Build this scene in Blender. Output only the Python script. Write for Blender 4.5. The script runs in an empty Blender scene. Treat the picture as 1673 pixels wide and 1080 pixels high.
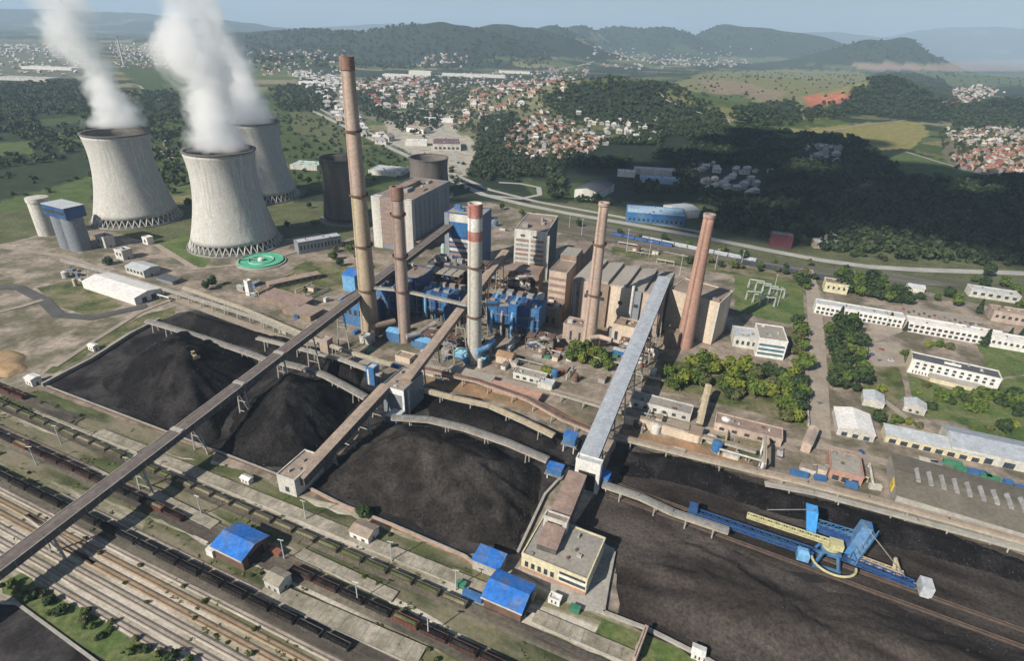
import bpy, math, random
import numpy as np
from mathutils import Vector, Matrix

R = math.radians
SC = bpy.context.scene
COL = SC.collection
rnd = random.Random(7)

# ------------------------------------------------------------------ camera, sky, sun, exposure
CAM_H = 210.0
F_PX, PITCH, DNX, DNY = 935.382, R(27.3886), -0.039603, 0.999215   # focal length in photo pixels, tilt, roll
cam_data = bpy.data.cameras.new('camera')
cam_data.sensor_width = 36.0
cam_data.lens = 36.0 * F_PX / 1673.0
cam_data.clip_start = 1.0
cam_data.clip_end = 120000.0
cam = bpy.data.objects.new('camera', cam_data)
COL.objects.link(cam)
_dv = Vector((0, -math.sin(PITCH), -math.cos(PITCH)))
_fw = Vector((0, math.cos(PITCH), -math.sin(PITCH)))
_rt = Vector((1, 0, 0)) * DNY + _dv * DNX
_dn = Vector((1, 0, 0)) * -DNX + _dv * DNY
_m = Matrix((_rt, -_dn, -_fw)).transposed().to_4x4()
_m.translation = (0, 0, CAM_H)
cam.matrix_world = _m
SC.camera = cam

SUN_AZ = Vector((-0.73, -0.68)).normalized()      # horizontal direction towards the sun
SUN_EL = R(36)
to_sun = Vector((SUN_AZ.x * math.cos(SUN_EL), SUN_AZ.y * math.cos(SUN_EL), math.sin(SUN_EL)))
world = bpy.data.worlds.new('World')
SC.world = world
world.use_nodes = True
wn = world.node_tree.nodes
sky = wn.new('ShaderNodeTexSky')
sky.sky_type = 'NISHITA'
sky.sun_disc = False
sky.sun_elevation = SUN_EL
sky.sun_rotation = math.atan2(SUN_AZ.x, SUN_AZ.y)
sky.altitude = 400
sky.air_density = 1.0
sky.dust_density = 1.2
sky.ozone_density = 2.0
bg = wn['Background']
bg.inputs['Strength'].default_value = 0.05
world.node_tree.links.new(sky.outputs[0], bg.inputs['Color'])
sun_data = bpy.data.lights.new('sun', 'SUN')
sun_data.energy = 5.0
sun_data.angle = R(0.5)
sun_data.color = (1.0, 0.93, 0.82)
sun = bpy.data.objects.new('sun', sun_data)
COL.objects.link(sun)
sun.rotation_euler = (-to_sun).to_track_quat('-Z', 'Y').to_euler()
SC.view_settings.view_transform = 'Standard'
SC.view_settings.look = 'None'
SC.view_settings.exposure = 0.5
SC.view_settings.gamma = 1.0
cy = SC.cycles
cy.max_bounces = 12
cy.diffuse_bounces = 1
cy.glossy_bounces = 2
cy.transmission_bounces = 2
cy.transparent_max_bounces = 8
cy.volume_bounces = 10
cy.volume_max_steps = 256
cy.use_denoising = True
cy.use_adaptive_sampling = True
cy.adaptive_threshold = 0.02
cy.caustics_reflective = False
cy.caustics_refractive = False

# ------------------------------------------------------------------ photo pixel -> place in the world
def ray(px, py):
    u, v = px - 836.5, py - 540.0
    r = u * DNY - v * DNX
    d = u * DNX + v * DNY
    return Vector((r, F_PX * math.cos(PITCH) - d * math.sin(PITCH), -F_PX * math.sin(PITCH) - d * math.cos(PITCH)))

def P(px, py, z=0.0):
    q = ray(px, py)
    t = (z - CAM_H) / q.z
    return Vector((q.x * t, q.y * t, z))

def at_depth(px, py, Y):
    q = ray(px, py)
    t = Y / q.y
    return Vector((q.x * t, Y, CAM_H + q.z * t))

def proj_np(x, y, z):
    z = z - CAM_H
    cz = y * math.cos(PITCH) - z * math.sin(PITCH)
    d = -(y * math.sin(PITCH) + z * math.cos(PITCH))
    cz = np.where(cz < 1, 1, cz)
    r = x * F_PX / cz
    d = d * F_PX / cz
    return r * DNY + d * DNX + 836.5, -r * DNX + d * DNY + 540

# ------------------------------------------------------------------ noise and terrain
_rs = np.random.RandomState(11)
_tab = _rs.rand(512, 512)
def vnoise(x, y):
    xi, yi = np.floor(x).astype(int), np.floor(y).astype(int)
    fx, fy = x - xi, y - yi
    fx, fy = fx * fx * (3 - 2 * fx), fy * fy * (3 - 2 * fy)
    a, b = _tab[xi % 512, yi % 512], _tab[(xi + 1) % 512, yi % 512]
    c, d = _tab[xi % 512, (yi + 1) % 512], _tab[(xi + 1) % 512, (yi + 1) % 512]
    return (a * (1 - fx) + b * fx) * (1 - fy) + (c * (1 - fx) + d * fx) * fy
def fbm(x, y, n=4):
    s, a, t = 0, 1.0, 0
    for i in range(n):
        s = s + a * vnoise(x * 2 ** i + 17.3 * i, y * 2 ** i + 9.1 * i)
        t += a
        a *= 0.5
    return s / t

# hills: skyline pixel, distance ahead, half-widths across and along
HILLS = [(660, 46, 5200, 1000, 600), (860, 48, 6000, 800, 700), (520, 50, 5600, 800, 600), (410, 52, 6500, 1000, 800),
         (945, 41, 8600, 520, 600), (1010, 43, 9200, 700, 600), (1180, 42, 9400, 620, 700), (1090, 44, 8900, 700, 600), (1240, 47, 9200, 700, 700), (450, 52, 6000, 700, 600), (740, 50, 5300, 700, 500), (800, 48, 6000, 600, 600), (905, 42, 7000, 500, 600),
         (1310, 56, 9000, 900, 700), (1425, 62, 6800, 430, 450), (1480, 62, 6800, 300, 450), (1360, 84, 6800, 420, 400), (1520, 88, 6900, 300, 400),
         (40, 14, 14000, 3200, 1600), (220, 22, 15000, 2500, 1500), (340, 30, 13000, 2000, 1500), (700, 38, 20000, 4000, 2000),
         (1360, 52, 22000, 3500, 2500), (1560, 46, 24000, 3200, 2500), (1680, 48, 22000, 4500, 2200), (1250, 54, 17000, 2500, 1500),
         (1010, 132, 2050, 330, 190), (930, 146, 2000, 190, 170), (1110, 150, 2150, 220, 200), (1450, 128, 2450, 190, 170),
         (1390, 150, 2500, 190, 150), (1260, 128, 3500, 700, 500), (1180, 140, 3200, 500, 450), (1640, 165, 2350, 260, 160),
         (1600, 122, 4600, 900, 500), (480, 95, 3500, 300, 250), (800, 150, 2350, 380, 330), (1300, 190, 1950, 330, 140)]
_H = []
for (px, py, d, sx, sy) in HILLS:
    c = at_depth(px, py, d)
    _H.append((c.x, c.y, c.z, sx, sy))
def height(x, y):
    x, y = np.asarray(x, float), np.asarray(y, float)
    n1 = fbm(x / 900 + 5, y / 900 + 3, 4) - 0.5
    n2 = fbm(x / 260 + 1, y / 260 + 7, 3) - 0.5
    s = np.zeros_like(x)
    for (cx, cy_, h, sx, sy) in _H:
        e = np.exp(-((x - cx) / sx) ** 2 - ((y - cy_) / sy) ** 2)
        s = s + (max(h, 2) * e) ** 3
    s = s ** (1 / 3)
    dist = np.hypot(x, y)
    k = np.clip((dist - 1150) / 900, 0, 1)
    return s * (1 + 0.30 * n1 * np.clip(2600 / (dist + 1), .15, 1) + 0.22 * n2 * np.clip(2600 / (dist + 1), .2, 1)) * np.clip((dist - 1000) / 500, 0, 1) + k * (14 * n1 + 8 * n2) * np.clip(dist / 2500, 0, 3)

def PT(px, py):
    """where the sight line of a photo pixel meets the terrain"""
    q = ray(px, py)
    if q.z < -1:
        t0 = (0 - CAM_H) / q.z
    else:
        t0 = 60000 / q.y
    p0 = P(px, py) if q.z < -1 else None
    if p0 is not None and p0.length < 1050:
        return p0
    ts = np.linspace(min(900 / q.y, t0 * 0.3), t0 * 1.08, 400)
    zz = CAM_H + q.z * ts
    hh = height(q.x * ts, q.y * ts)
    k = np.argmax(zz < hh)
    t = ts[k] if zz[k] < hh[k] else ts[-1]
    return Vector((q.x * t, q.y * t, float(height(q.x * t, q.y * t))))

def inpoly(px, py, poly):
    px, py = np.asarray(px, float), np.asarray(py, float)
    ins = np.zeros(px.shape, bool)
    n = len(poly)
    for i in range(n):
        x1, y1 = poly[i]
        x2, y2 = poly[(i + 1) % n]
        if y1 == y2:
            continue
        c = ((y1 > py) != (y2 > py)) & (px < (x2 - x1) * (py - y1) / (y2 - y1) + x1)
        ins ^= c
    return ins

# ------------------------------------------------------------------ object helpers
def tag(o, label=None, cat=None, group=None, kind=None):
    if label: o['label'] = label
    if cat: o['category'] = cat
    if group: o['group'] = group
    if kind: o['kind'] = kind
    return o

def thing(name, label, cat, loc=(0, 0, 0), rot=0.0, group=None):
    o = bpy.data.objects.new(name, None)
    o.empty_display_size = 0.5
    COL.objects.link(o)
    o.location = loc
    o.rotation_euler = (0, 0, rot)
    return tag(o, label, cat, group)

class MB:
    """collects faces and links them as one mesh object"""
    def __init__(s):
        s.v, s.f, s.m = [], [], []
    def poly(s, pts, m=0):
        i = len(s.v)
        s.v += [tuple(p) for p in pts]
        s.f.append(tuple(range(i, i + len(pts))))
        s.m.append(m)
    def hexa(s, b, t, m=0, mt=None, bottom=True):
        i = len(s.v)
        s.v += [tuple(p) for p in b] + [tuple(p) for p in t]
        n = len(b)
        for k in range(n):
            s.f.append((i + k, i + (k + 1) % n, i + n + (k + 1) % n, i + n + k)); s.m.append(m)
        s.f.append(tuple(i + n + k for k in range(n))); s.m.append(m if mt is None else mt)
        if bottom:
            s.f.append(tuple(i + n - 1 - k for k in range(n))); s.m.append(m)
        return s
    def box(s, x0, x1, y0, y1, z0, z1, m=0, mt=None):
        return s.hexa([(x0, y0, z0), (x1, y0, z0), (x1, y1, z0), (x0, y1, z0)], [(x0, y0, z1), (x1, y0, z1), (x1, y1, z1), (x0, y1, z1)], m, mt)
    def beam(s, a, b, w, h, m=0, mt=None):
        a, b = Vector(a), Vector(b)
        d = (b - a).normalized()
        up = Vector((0, 0, 1)) if abs(d.z) < 0.98 else Vector((1, 0, 0))
        sd = d.cross(up).normalized() * (w / 2)
        u = sd.cross(d).normalized() * (h / 2)
        i = len(s.v)
        for p in (a, b):
            s.v += [tuple(p - sd - u), tuple(p + sd - u), tuple(p + sd + u), tuple(p - sd + u)]
        for k in range(4):
            s.f.append((i + k, i + (k + 1) % 4, i + 4 + (k + 1) % 4, i + 4 + k)); s.m.append(mt if (mt is not None and k == 2) else m)
        s.f.append((i + 3, i + 2, i + 1, i)); s.m.append(m)
        s.f.append((i + 4, i + 5, i + 6, i + 7)); s.m.append(m)
        return s
    def lathe(s, prof, n=32, m=0, cap=True, cx=0, cy=0):
        i = len(s.v)
        for (r, z) in prof:
            for k in range(n):
                a = 2 * math.pi * k / n
                s.v.append((cx + r * math.cos(a), cy + r * math.sin(a), z))
        for j in range(len(prof) - 1):
            for k in range(n):
                s.f.append((i + j * n + k, i + j * n + (k + 1) % n, i + (j + 1) * n + (k + 1) % n, i + (j + 1) * n + k)); s.m.append(m)
        if cap:
            s.f.append(tuple(i + (len(prof) - 1) * n + k for k in range(n))); s.m.append(m)
        return s
    def tube(s, pts, r, n=8, m=0):
        pts = [Vector(p) for p in pts]
        i = len(s.v)
        for k, p in enumerate(pts):
            d = (pts[min(k + 1, len(pts) - 1)] - pts[max(k - 1, 0)]).normalized()
            up = Vector((0, 0, 1)) if abs(d.z) < 0.95 else Vector((1, 0, 0))
            a = d.cross(up).normalized()
            b = a.cross(d)
            for j in range(n):
                t = 2 * math.pi * j / n
                s.v.append(tuple(p + a * (r * math.cos(t)) + b * (r * math.sin(t))))
        for k in range(len(pts) - 1):
            for j in range(n):
                s.f.append((i + k * n + j, i + k * n + (j + 1) % n, i + (k + 1) * n + (j + 1) % n, i + (k + 1) * n + j)); s.m.append(m)
        s.f.append(tuple(i + n - 1 - j for j in range(n))); s.m.append(m)
        s.f.append(tuple(i + (len(pts) - 1) * n + j for j in range(n))); s.m.append(m)
        return s
    def mesh(s, name, mats):
        me = bpy.data.meshes.new(name)
        me.from_pydata(s.v, [], s.f)
        for mt in (mats if isinstance(mats, (list, tuple)) else [mats]):
            me.materials.append(mt)
        if any(s.m):
            me.polygons.foreach_set('material_index', s.m)
        me.update()
        return me
    def build(s, name, mats, parent=None, smooth=False):
        me = s.mesh(name, mats)
        if smooth:
            me.polygons.foreach_set('use_smooth', [True] * len(me.polygons))
        return link(name, me, parent)

def link(name, me, parent=None):
    o = bpy.data.objects.new(name, me)
    COL.objects.link(o)
    if parent:
        o.parent = parent
    return o

def np_mesh(name, verts, faces, mats, mi=None, smooth=False):
    """verts (n,3), faces (m,k) arrays -> mesh"""
    verts, faces = np.asarray(verts, np.float32), np.asarray(faces, np.int32)
    me = bpy.data.meshes.new(name)
    me.vertices.add(len(verts))
    me.vertices.foreach_set('co', verts.ravel())
    k = faces.shape[1]
    me.loops.add(faces.size)
    me.loops.foreach_set('vertex_index', faces.ravel())
    me.polygons.add(len(faces))
    me.polygons.foreach_set('loop_start', np.arange(0, faces.size, k, dtype=np.int32))
    for mt in (mats if isinstance(mats, (list, tuple)) else [mats]):
        me.materials.append(mt)
    if mi is not None:
        me.polygons.foreach_set('material_index', np.asarray(mi, np.int32))
    if smooth:
        me.polygons.foreach_set('use_smooth', np.ones(len(faces), bool))
    me.update(calc_edges=True)
    return me

def copy_tree(o, parent=None, **kw):
    c = o.copy()
    COL.objects.link(c)
    if parent:
        c.parent = parent
    for ch in list(o.children):
        copy_tree(ch, c)
    return c

# ------------------------------------------------------------------ materials
def nodes_of(name):
    m = bpy.data.materials.new(name)
    m.use_nodes = True
    nt = m.node_tree
    return m, nt, nt.nodes, nt.links, nt.nodes['Principled BSDF']

def M(name, c1, c2=None, scale=0.2, rough=0.85, metal=0.0, detail=4, stretch=None, lo=0.35, hi=0.65, c3=None, s3=0.03, bump=0.0, spec=0.3, streak=0.0, grain=0.22, grain_scale=0.55):
    """surface whose colour wanders between c1 and c2 (and c3 in larger patches); world-space noise"""
    m, nt, N, L, B = nodes_of(name)
    B.inputs['Roughness'].default_value = rough
    B.inputs['Metallic'].default_value = metal
    B.inputs['Specular IOR Level'].default_value = spec
    if c2 is None:
        c2 = tuple(x * 0.72 for x in c1)
    g = N.new('ShaderNodeNewGeometry')
    vec = g.outputs['Position']
    if stretch:
        mp = N.new('ShaderNodeMapping')
        mp.vector_type = 'TEXTURE'
        mp.inputs['Rotation'].default_value = (0, 0, stretch[0])
        mp.inputs['Scale'].default_value = (stretch[1], 1, 1)
        L.new(vec, mp.inputs['Vector'])
        vec = mp.outputs['Vector']
    elif streak:
        mp = N.new('ShaderNodeMapping')
        mp.inputs['Scale'].default_value = (1, 1, streak)
        L.new(vec, mp.inputs['Vector'])
        vec = mp.outputs['Vector']
    def noise(sc, det):
        t = N.new('ShaderNodeTexNoise')
        t.inputs['Scale'].default_value = sc
        t.inputs['Detail'].default_value = det
        t.inputs['Roughness'].default_value = 0.6
        L.new(vec, t.inputs['Vector'])
        r = N.new('ShaderNodeMapRange')
        r.inputs['From Min'].default_value = lo
        r.inputs['From Max'].default_value = hi
        L.new(t.outputs['Fac'], r.inputs['Value'])
        return t, r.outputs['Result']
    t, fac = noise(scale, detail)
    mix = N.new('ShaderNodeMix')
    mix.data_type = 'RGBA'
    mix.inputs[6].default_value = (*c1, 1)
    mix.inputs[7].default_value = (*c2, 1)
    L.new(fac, mix.inputs[0])
    out = mix.outputs[2]
    if c3 is not None:
        t3, f3 = noise(s3, 5)
        mx = N.new('ShaderNodeMix')
        mx.data_type = 'RGBA'
        L.new(f3, mx.inputs[0])
        L.new(out, mx.inputs[6])
        mx.inputs[7].default_value = (*c3, 1)
        out = mx.outputs[2]
    if grain:
        gt = N.new('ShaderNodeTexNoise')
        gt.inputs['Scale'].default_value = grain_scale
        gt.inputs['Detail'].default_value = 4
        gt.inputs['Roughness'].default_value = 0.7
        L.new(g.outputs['Position'], gt.inputs['Vector'])
        gr = N.new('ShaderNodeMapRange')
        gr.inputs['From Min'].default_value = 0.3
        gr.inputs['From Max'].default_value = 0.7
        gr.inputs['To Min'].default_value = 1 - grain
        gr.inputs['To Max'].default_value = 1 + grain
        L.new(gt.outputs['Fac'], gr.inputs['Value'])
        gv = N.new('ShaderNodeVectorMath')
        gv.operation = 'SCALE'
        L.new(out, gv.inputs[0])
        L.new(gr.outputs['Result'], gv.inputs['Scale'])
        out = gv.outputs[0]
    L.new(out, B.inputs['Base Color'])
    if bump:
        b = N.new('ShaderNodeBump')
        b.inputs['Strength'].default_value = bump
        b.inputs['Distance'].default_value = 1.0
        L.new(t.outputs['Fac'], b.inputs['Height'])
        L.new(b.outputs['Normal'], B.inputs['Normal'])
    return m

def attr_mat(name, attr, rough=0.95, scale=0.05, bump=0.4, amp=0.35, scale2=0.4):
    m, nt, N, L, B = nodes_of(name)
    B.inputs['Roughness'].default_value = rough
    B.inputs['Specular IOR Level'].default_value = 0.15
    a = N.new('ShaderNodeAttribute')
    a.attribute_name = attr
    g = N.new('ShaderNodeNewGeometry')
    fs = []
    for sc in (scale, scale2):
        t = N.new('ShaderNodeTexNoise')
        t.inputs['Scale'].default_value = sc
        t.inputs['Detail'].default_value = 6
        t.inputs['Roughness'].default_value = 0.65
        L.new(g.outputs['Position'], t.inputs['Vector'])
        r = N.new('ShaderNodeMapRange')
        r.inputs['From Min'].default_value = 0.3
        r.inputs['From Max'].default_value = 0.7
        r.inputs['To Min'].default_value = 1 - amp
        r.inputs['To Max'].default_value = 1 + amp
        L.new(t.outputs['Fac'], r.inputs['Value'])
        fs.append(r.outputs['Result'])
    mu = N.new('ShaderNodeMath')
    mu.operation = 'MULTIPLY'
    L.new(fs[0], mu.inputs[0])
    L.new(fs[1], mu.inputs[1])
    vm = N.new('ShaderNodeVectorMath')
    vm.operation = 'SCALE'
    L.new(a.outputs['Color'], vm.inputs[0])
    L.new(mu.outputs[0], vm.inputs['Scale'])
    L.new(vm.outputs[0], B.inputs['Base Color'])
    return m

# ------------------------------------------------------------------ terrain mesh
GRASS, GRASS2, DRY, SOIL, PALE, WOOD, SCRUB = (.058, .085, .03), (.082, .115, .038), (.19, .17, .08), (.24, .19, .14), (.36, .33, .27), (.02, .031, .018), (.03, .046, .022)
# land cover of the country round the plant: outline in the photo, colour, how ragged its edge is (px)
COVER = [
    ([(-60, 128), (150, 128), (150, 200), (250, 150), (310, 150), (310, 260), (130, 330), (-60, 360)], SCRUB, 4),
    ([(-60, 236), (52, 232), (52, 250), (-60, 258)], GRASS2, 2),
    ([(60, 196), (132, 189), (140, 200), (66, 208)], GRASS, 2),
    ([(90, 215), (140, 210), (140, 240), (100, 250)], GRASS2, 3),
    ([(-60, 345), (60, 312), (150, 285), (150, 350), (60, 338), (-60, 372)], GRASS2, 2),
    ([(190, 100), (300, 110), (300, 150), (230, 150)], GRASS, 4),
    ([(-60, 64), (160, 64), (160, 128), (-60, 130)], (.13, .14, .10), 5),
    ([(245, 195), (300, 190), (310, 300), (240, 300)], GRASS, 3),
    ([(440, 150), (560, 160), (600, 230), (660, 262), (660, 310), (500, 310), (440, 240)], GRASS, 3),
    ([(470, 180), (545, 190), (600, 240), (560, 250), (480, 215)], (.10, .11, .05), 4),
    ([(440, 345), (530, 330), (530, 365), (460, 372)], GRASS2, 1),
    ([(480, 130), (560, 130), (620, 200), (545, 195)], (.17, .16, .12), 4),
    ([(560, 130), (760, 130), (760, 190), (640, 200), (590, 190)], (.09, .11, .06), 4),
    ([(620, 180), (770, 185), (790, 270), (730, 285), (640, 235)], PALE, 3),
    ([(730, 150), (900, 130), (960, 110), (935, 190), (1000, 235), (900, 265), (790, 250), (740, 200)], (.16, .16, .09), 5),
    ([(790, 190), (840, 180), (860, 230), (820, 300), (760, 290)], SCRUB, 4),
    ([(880, 160), (930, 140), (1000, 128), (1100, 140), (1180, 185), (1190, 230), (1090, 215), (930, 195)], WOOD, 3),
    ([(800, 270), (1100, 200), (1400, 225), (1700, 300), (1700, 445), (1480, 428), (1250, 400), (930, 335), (780, 300)], WOOD, 3),
    ([(850, 290), (960, 300), (1000, 330), (870, 320)], GRASS, 2),
    ([(1340, 400), (1480, 375), (1620, 405), (1640, 435), (1480, 425), (1360, 415)], (.05, .07, .03), 4),
    ([(1090, 140), (1150, 118), (1290, 112), (1420, 118), (1420, 150), (1330, 165), (1280, 185), (1200, 190), (1130, 172), (1085, 160)], (.17, .17, .075), 3),
    ([(1140, 130), (1200, 132), (1290, 150), (1260, 165), (1160, 150)], (.23, .18, .12), 3),
    ([(1120, 150), (1220, 155), (1240, 180), (1130, 172)], GRASS2, 3),
    ([(1310, 156), (1390, 152), (1420, 160), (1360, 172), (1320, 176)], (.34, .13, .08), 2),
    ([(1200, 215), (1330, 208), (1500, 194), (1520, 215), (1480, 245), (1250, 232)], (.22, .20, .075), 3),
    ([(1360, 182), (1390, 150), (1470, 125), (1540, 135), (1580, 200), (1500, 200)], WOOD, 3),
    ([(1540, 175), (1700, 150), (1700, 215), (1560, 205)], WOOD, 3),
    ([(1440, 262), (1480, 248), (1600, 275), (1580, 296), (1480, 292)], GRASS2, 2),
    ([(1530, 225), (1700, 215), (1700, 290), (1560, 280)], (.15, .13, .09), 3),
    ([(1390, 101), (1520, 104), (1700, 94), (1700, 116), (1560, 116), (1400, 113)], (.25, .19, .145), .5),
    ([(1420, 117), (1700, 120), (1700, 140), (1500, 140)], (.09, .12, .06), 3),
]
def terrain():
    ang = np.concatenate([np.arange(-180, -64, 4.0), np.arange(-64, -46, 0.5), np.arange(-46, 46, 0.16), np.arange(46, 64, 0.5), np.arange(64, 180, 4.0)])
    ang = np.radians(ang)
    rad = np.concatenate([np.geomspace(4, 90, 14)[:-1], np.geomspace(90, 46000, 460)])
    A, Rr = np.meshgrid(ang, rad)
    X, Y = np.sin(A) * Rr, np.cos(A) * Rr
    Z = height(X, Y)
    nr, na = X.shape
    V = np.stack([X, Y, Z], -1).reshape(-1, 3)
    i = np.arange(nr - 1)[:, None] * na + np.arange(na)[None, :]
    j = np.arange(nr - 1)[:, None] * na + (np.arange(na)[None, :] + 1) % na
    Fq = np.stack([i, i + na, j + na, j], -1).reshape(-1, 4)
    x, y, z = V[:, 0], V[:, 1], V[:, 2]
    dist = np.hypot(x, y)
    # parcels: jittered cells of field, meadow and scrub, long woods over the hills
    cell = np.where(dist < 2500, 130.0, np.where(dist < 7000, 260.0, 700.0))
    wx, wy = x * 0.9 + y * 0.42, -x * 0.42 + y * 0.9
    wx, wy = wx + 60 * (fbm(x / 300, y / 300, 2) - .5), wy + 60 * (fbm(x / 300 + 40, y / 300, 2) - .5)
    ci, cj = np.floor(wx / cell).astype(int), np.floor(wy / cell * 1.8).astype(int)
    pick = _tab[(ci * 7 + 13) % 512, (cj * 11 + 5) % 512]
    pal = np.array([GRASS, GRASS2, SCRUB, (.12, .13, .055), DRY, (.09, .115, .05), SCRUB, (.21, .19, .12)])
    Cc = pal[(pick * len(pal)).astype(int)]
    wood = fbm(x / 800 + 31, y / 800 + 8, 4)
    th = np.where(dist > 4200, 0.47, 0.56)
    Cc = np.where((wood > th)[:, None], np.array(WOOD) * 1.3, Cc)
    hv = fbm(x / 520 + 3, y / 520 + 77, 4)
    hill = (z > 45) & (dist > 3000) & (hv > np.where((z > 60) & (dist < 6400), 0.2, 0.36))
    Cc = np.where(hill[:, None], np.array(WOOD) * 1.15, Cc)
    px, py = proj_np(x, y, z)
    jx = (fbm(x / 45 + 3, y / 45, 3) - .5) * 2
    jy = (fbm(x / 45 + 60, y / 45 + 20, 3) - .5) * 2
    front = y > 50
    for poly, c, jit in COVER:
        k = inpoly(px + jx * jit * 3, py + jy * jit * 1.6, poly) & front
        Cc[k] = c
    near = (dist < 900) & (py > 330)
    Cc[near] = np.array([.10, .11, .055])
    me = np_mesh('ground', V, Fq, attr_mat('land', 'cover'), smooth=True)
    ca = me.color_attributes.new('cover', 'FLOAT_COLOR', 'POINT')
    ca.data.foreach_set('color', np.concatenate([Cc, np.ones((len(Cc), 1))], 1).astype(np.float32).ravel())
    return tag(link('ground', me), kind='structure')
terrain()
# ------------------------------------------------------------------ steam
def plume(name, label, Y, base, rows, dens=0.075):
    """rows: (photo y, left x, right x, density) of the plume, read at the tower's own distance"""
    st = []
    for (py, xl, xr, dn) in rows:
        a, b = at_depth(xl, py, Y), at_depth(xr, py, Y)
        c = (a + b) / 2
        st.append((c.z - base.z, c.x - base.x, (b.x - a.x) / 2, dn))
    zmax = st[-1][0]
    xs = [s[1] for s in st]; x0, x1 = min(xs) - 1, max(xs) + 1
    rm = max(s[2] for s in st)
    m = bpy.data.materials.new('steam')
    m.use_nodes = True
    nt = m.node_tree
    N, L = nt.nodes, nt.links
    N.clear()
    out = N.new('ShaderNodeOutputMaterial')
    vol = N.new('ShaderNodeVolumePrincipled')
    vol.inputs['Color'].default_value = (0.99, 0.992, 0.996, 1)
    vol.inputs['Anisotropy'].default_value = 0.1
    L.new(vol.outputs[0], out.inputs['Volume'])
    tc = N.new('ShaderNodeTexCoord')
    def math_(op, a, b=None, clamp=False):
        n = N.new('ShaderNodeMath'); n.operation = op; n.use_clamp = clamp
        for i, q in enumerate((a, b)):
            if q is None: continue
            if isinstance(q, (int, float)): n.inputs[i].default_value = q
            else: L.new(q, n.inputs[i])
        return n.outputs[0]
    def noise(sc, det, vec):
        n = N.new('ShaderNodeTexNoise'); n.inputs['Scale'].default_value = sc; n.inputs['Detail'].default_value = det
        n.inputs['Roughness'].default_value = 0.6
        L.new(vec, n.inputs['Vector']); return n
    big = noise(0.022, 2, tc.outputs['Object'])
    off = N.new('ShaderNodeVectorMath'); off.operation = 'SUBTRACT'; L.new(big.outputs['Color'], off.inputs[0]); off.inputs[1].default_value = (.5, .5, .5)
    sc = N.new('ShaderNodeVectorMath'); sc.operation = 'SCALE'; L.new(off.outputs[0], sc.inputs[0])
    sx0 = N.new('ShaderNodeSeparateXYZ'); L.new(tc.outputs['Object'], sx0.inputs[0])
    L.new(math_('MULTIPLY', math_('MINIMUM', math_('MAXIMUM', sx0.outputs[2], 0.0), 60.0), 0.9), sc.inputs['Scale'])
    wp = N.new('ShaderNodeVectorMath'); wp.operation = 'ADD'; L.new(tc.outputs['Object'], wp.inputs[0]); L.new(sc.outputs[0], wp.inputs[1])
    s = N.new('ShaderNodeSeparateXYZ'); L.new(wp.outputs[0], s.inputs[0])
    t = math_('DIVIDE', sx0.outputs[2], zmax, True)
    cr = N.new('ShaderNodeValToRGB')
    el = cr.color_ramp.elements
    while len(el) < len(st): el.new(0.5)
    for e, q in zip(el, st):
        e.position = max(0.0, min(1.0, q[0] / zmax))
        e.color = ((q[1] - x0) / (x1 - x0), q[2] / rm, q[3], 1)
    L.new(t, cr.inputs[0])
    sp = N.new('ShaderNodeSeparateColor'); L.new(cr.outputs[0], sp.inputs[0])
    cx = math_('ADD', math_('MULTIPLY', sp.outputs[0], x1 - x0), x0)
    rr = math_('MULTIPLY', sp.outputs[1], rm)
    dx = math_('SUBTRACT', s.outputs[0], cx)
    d = math_('SQRT', math_('ADD', math_('MULTIPLY', dx, dx), math_('MULTIPLY', s.outputs[1], s.outputs[1])))
    f = math_('SUBTRACT', 1.0, math_('DIVIDE', d, rr))
    fine = noise(0.065, 6, wp.outputs[0])
    f = math_('ADD', math_('MULTIPLY', f, 1.5), math_('MULTIPLY', math_('SUBTRACT', fine.outputs['Fac'], 0.5), 2.0))
    f = math_('SUBTRACT', f, 0.12)
    f = math_('MULTIPLY', f, 1.7)
    f = math_('MAXIMUM', f, 0.0)
    f = math_('MINIMUM', f, 1.0)
    f = math_('MULTIPLY', math_('MULTIPLY', f, sp.outputs[2]), dens)
    L.new(f, vol.inputs['Density'])
    m.cycles.volume_step_rate = 0.25
    # the closed skin that holds the steam
    n = 20
    V, Fc = [], []
    for (z, x, r, dn) in st:
        for k in range(n):
            a = 2 * math.pi * k / n
            q = (1.0 if z < 1 else 1.35) * r
            V.append((x + q * math.cos(a), q * math.sin(a), z))
    for j in range(len(st) - 1):
        for k in range(n):
            Fc.append((j * n + k, j * n + (k + 1) % n, (j + 1) * n + (k + 1) % n, (j + 1) * n + k))
    Fc.append(tuple(n - 1 - k for k in range(n)))
    Fc.append(tuple((len(st) - 1) * n + k for k in range(n)))
    me = bpy.data.meshes.new(name)
    me.from_pydata(V, [], Fc)
    me.materials.append(m)
    o = link(name, me)
    o.location = base
    return tag(o, label, 'steam', 'steam rising from the cooling towers', kind='stuff')
# ------------------------------------------------------------------ cooling towers
M_conc = M('tower_concrete', (.52, .51, .475), (.37, .362, .338), scale=0.45, streak=0.06, c3=(.44, .43, .40), s3=0.06, lo=.40, hi=.62, grain=.18)
M_conc_shade = M('shaded_tower_concrete', (.16, .14, .125), (.09, .08, .075), scale=0.07, streak=0.15)  # shadow on the unlit towers is put into this darker concrete colour
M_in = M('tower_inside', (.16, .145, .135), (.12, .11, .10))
M_pond = M('basin_concrete', (.30, .29, .26), (.22, .21, .19))
def hyper(rb, rt, rth, zth, h, z0, n):
    out = []
    for i in range(n + 1):
        z = z0 + (h - z0) * i / n
        a = (z - zth)
        if a < 0:
            k = math.sqrt(max(0, (rb / rth) ** 2 - 1)) / (zth - z0)
        else:
            k = math.sqrt(max(0, (rt / rth) ** 2 - 1)) / (h - zth)
        out.append((rth * math.sqrt(1 + (k * a) ** 2), z))
    return out
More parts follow.
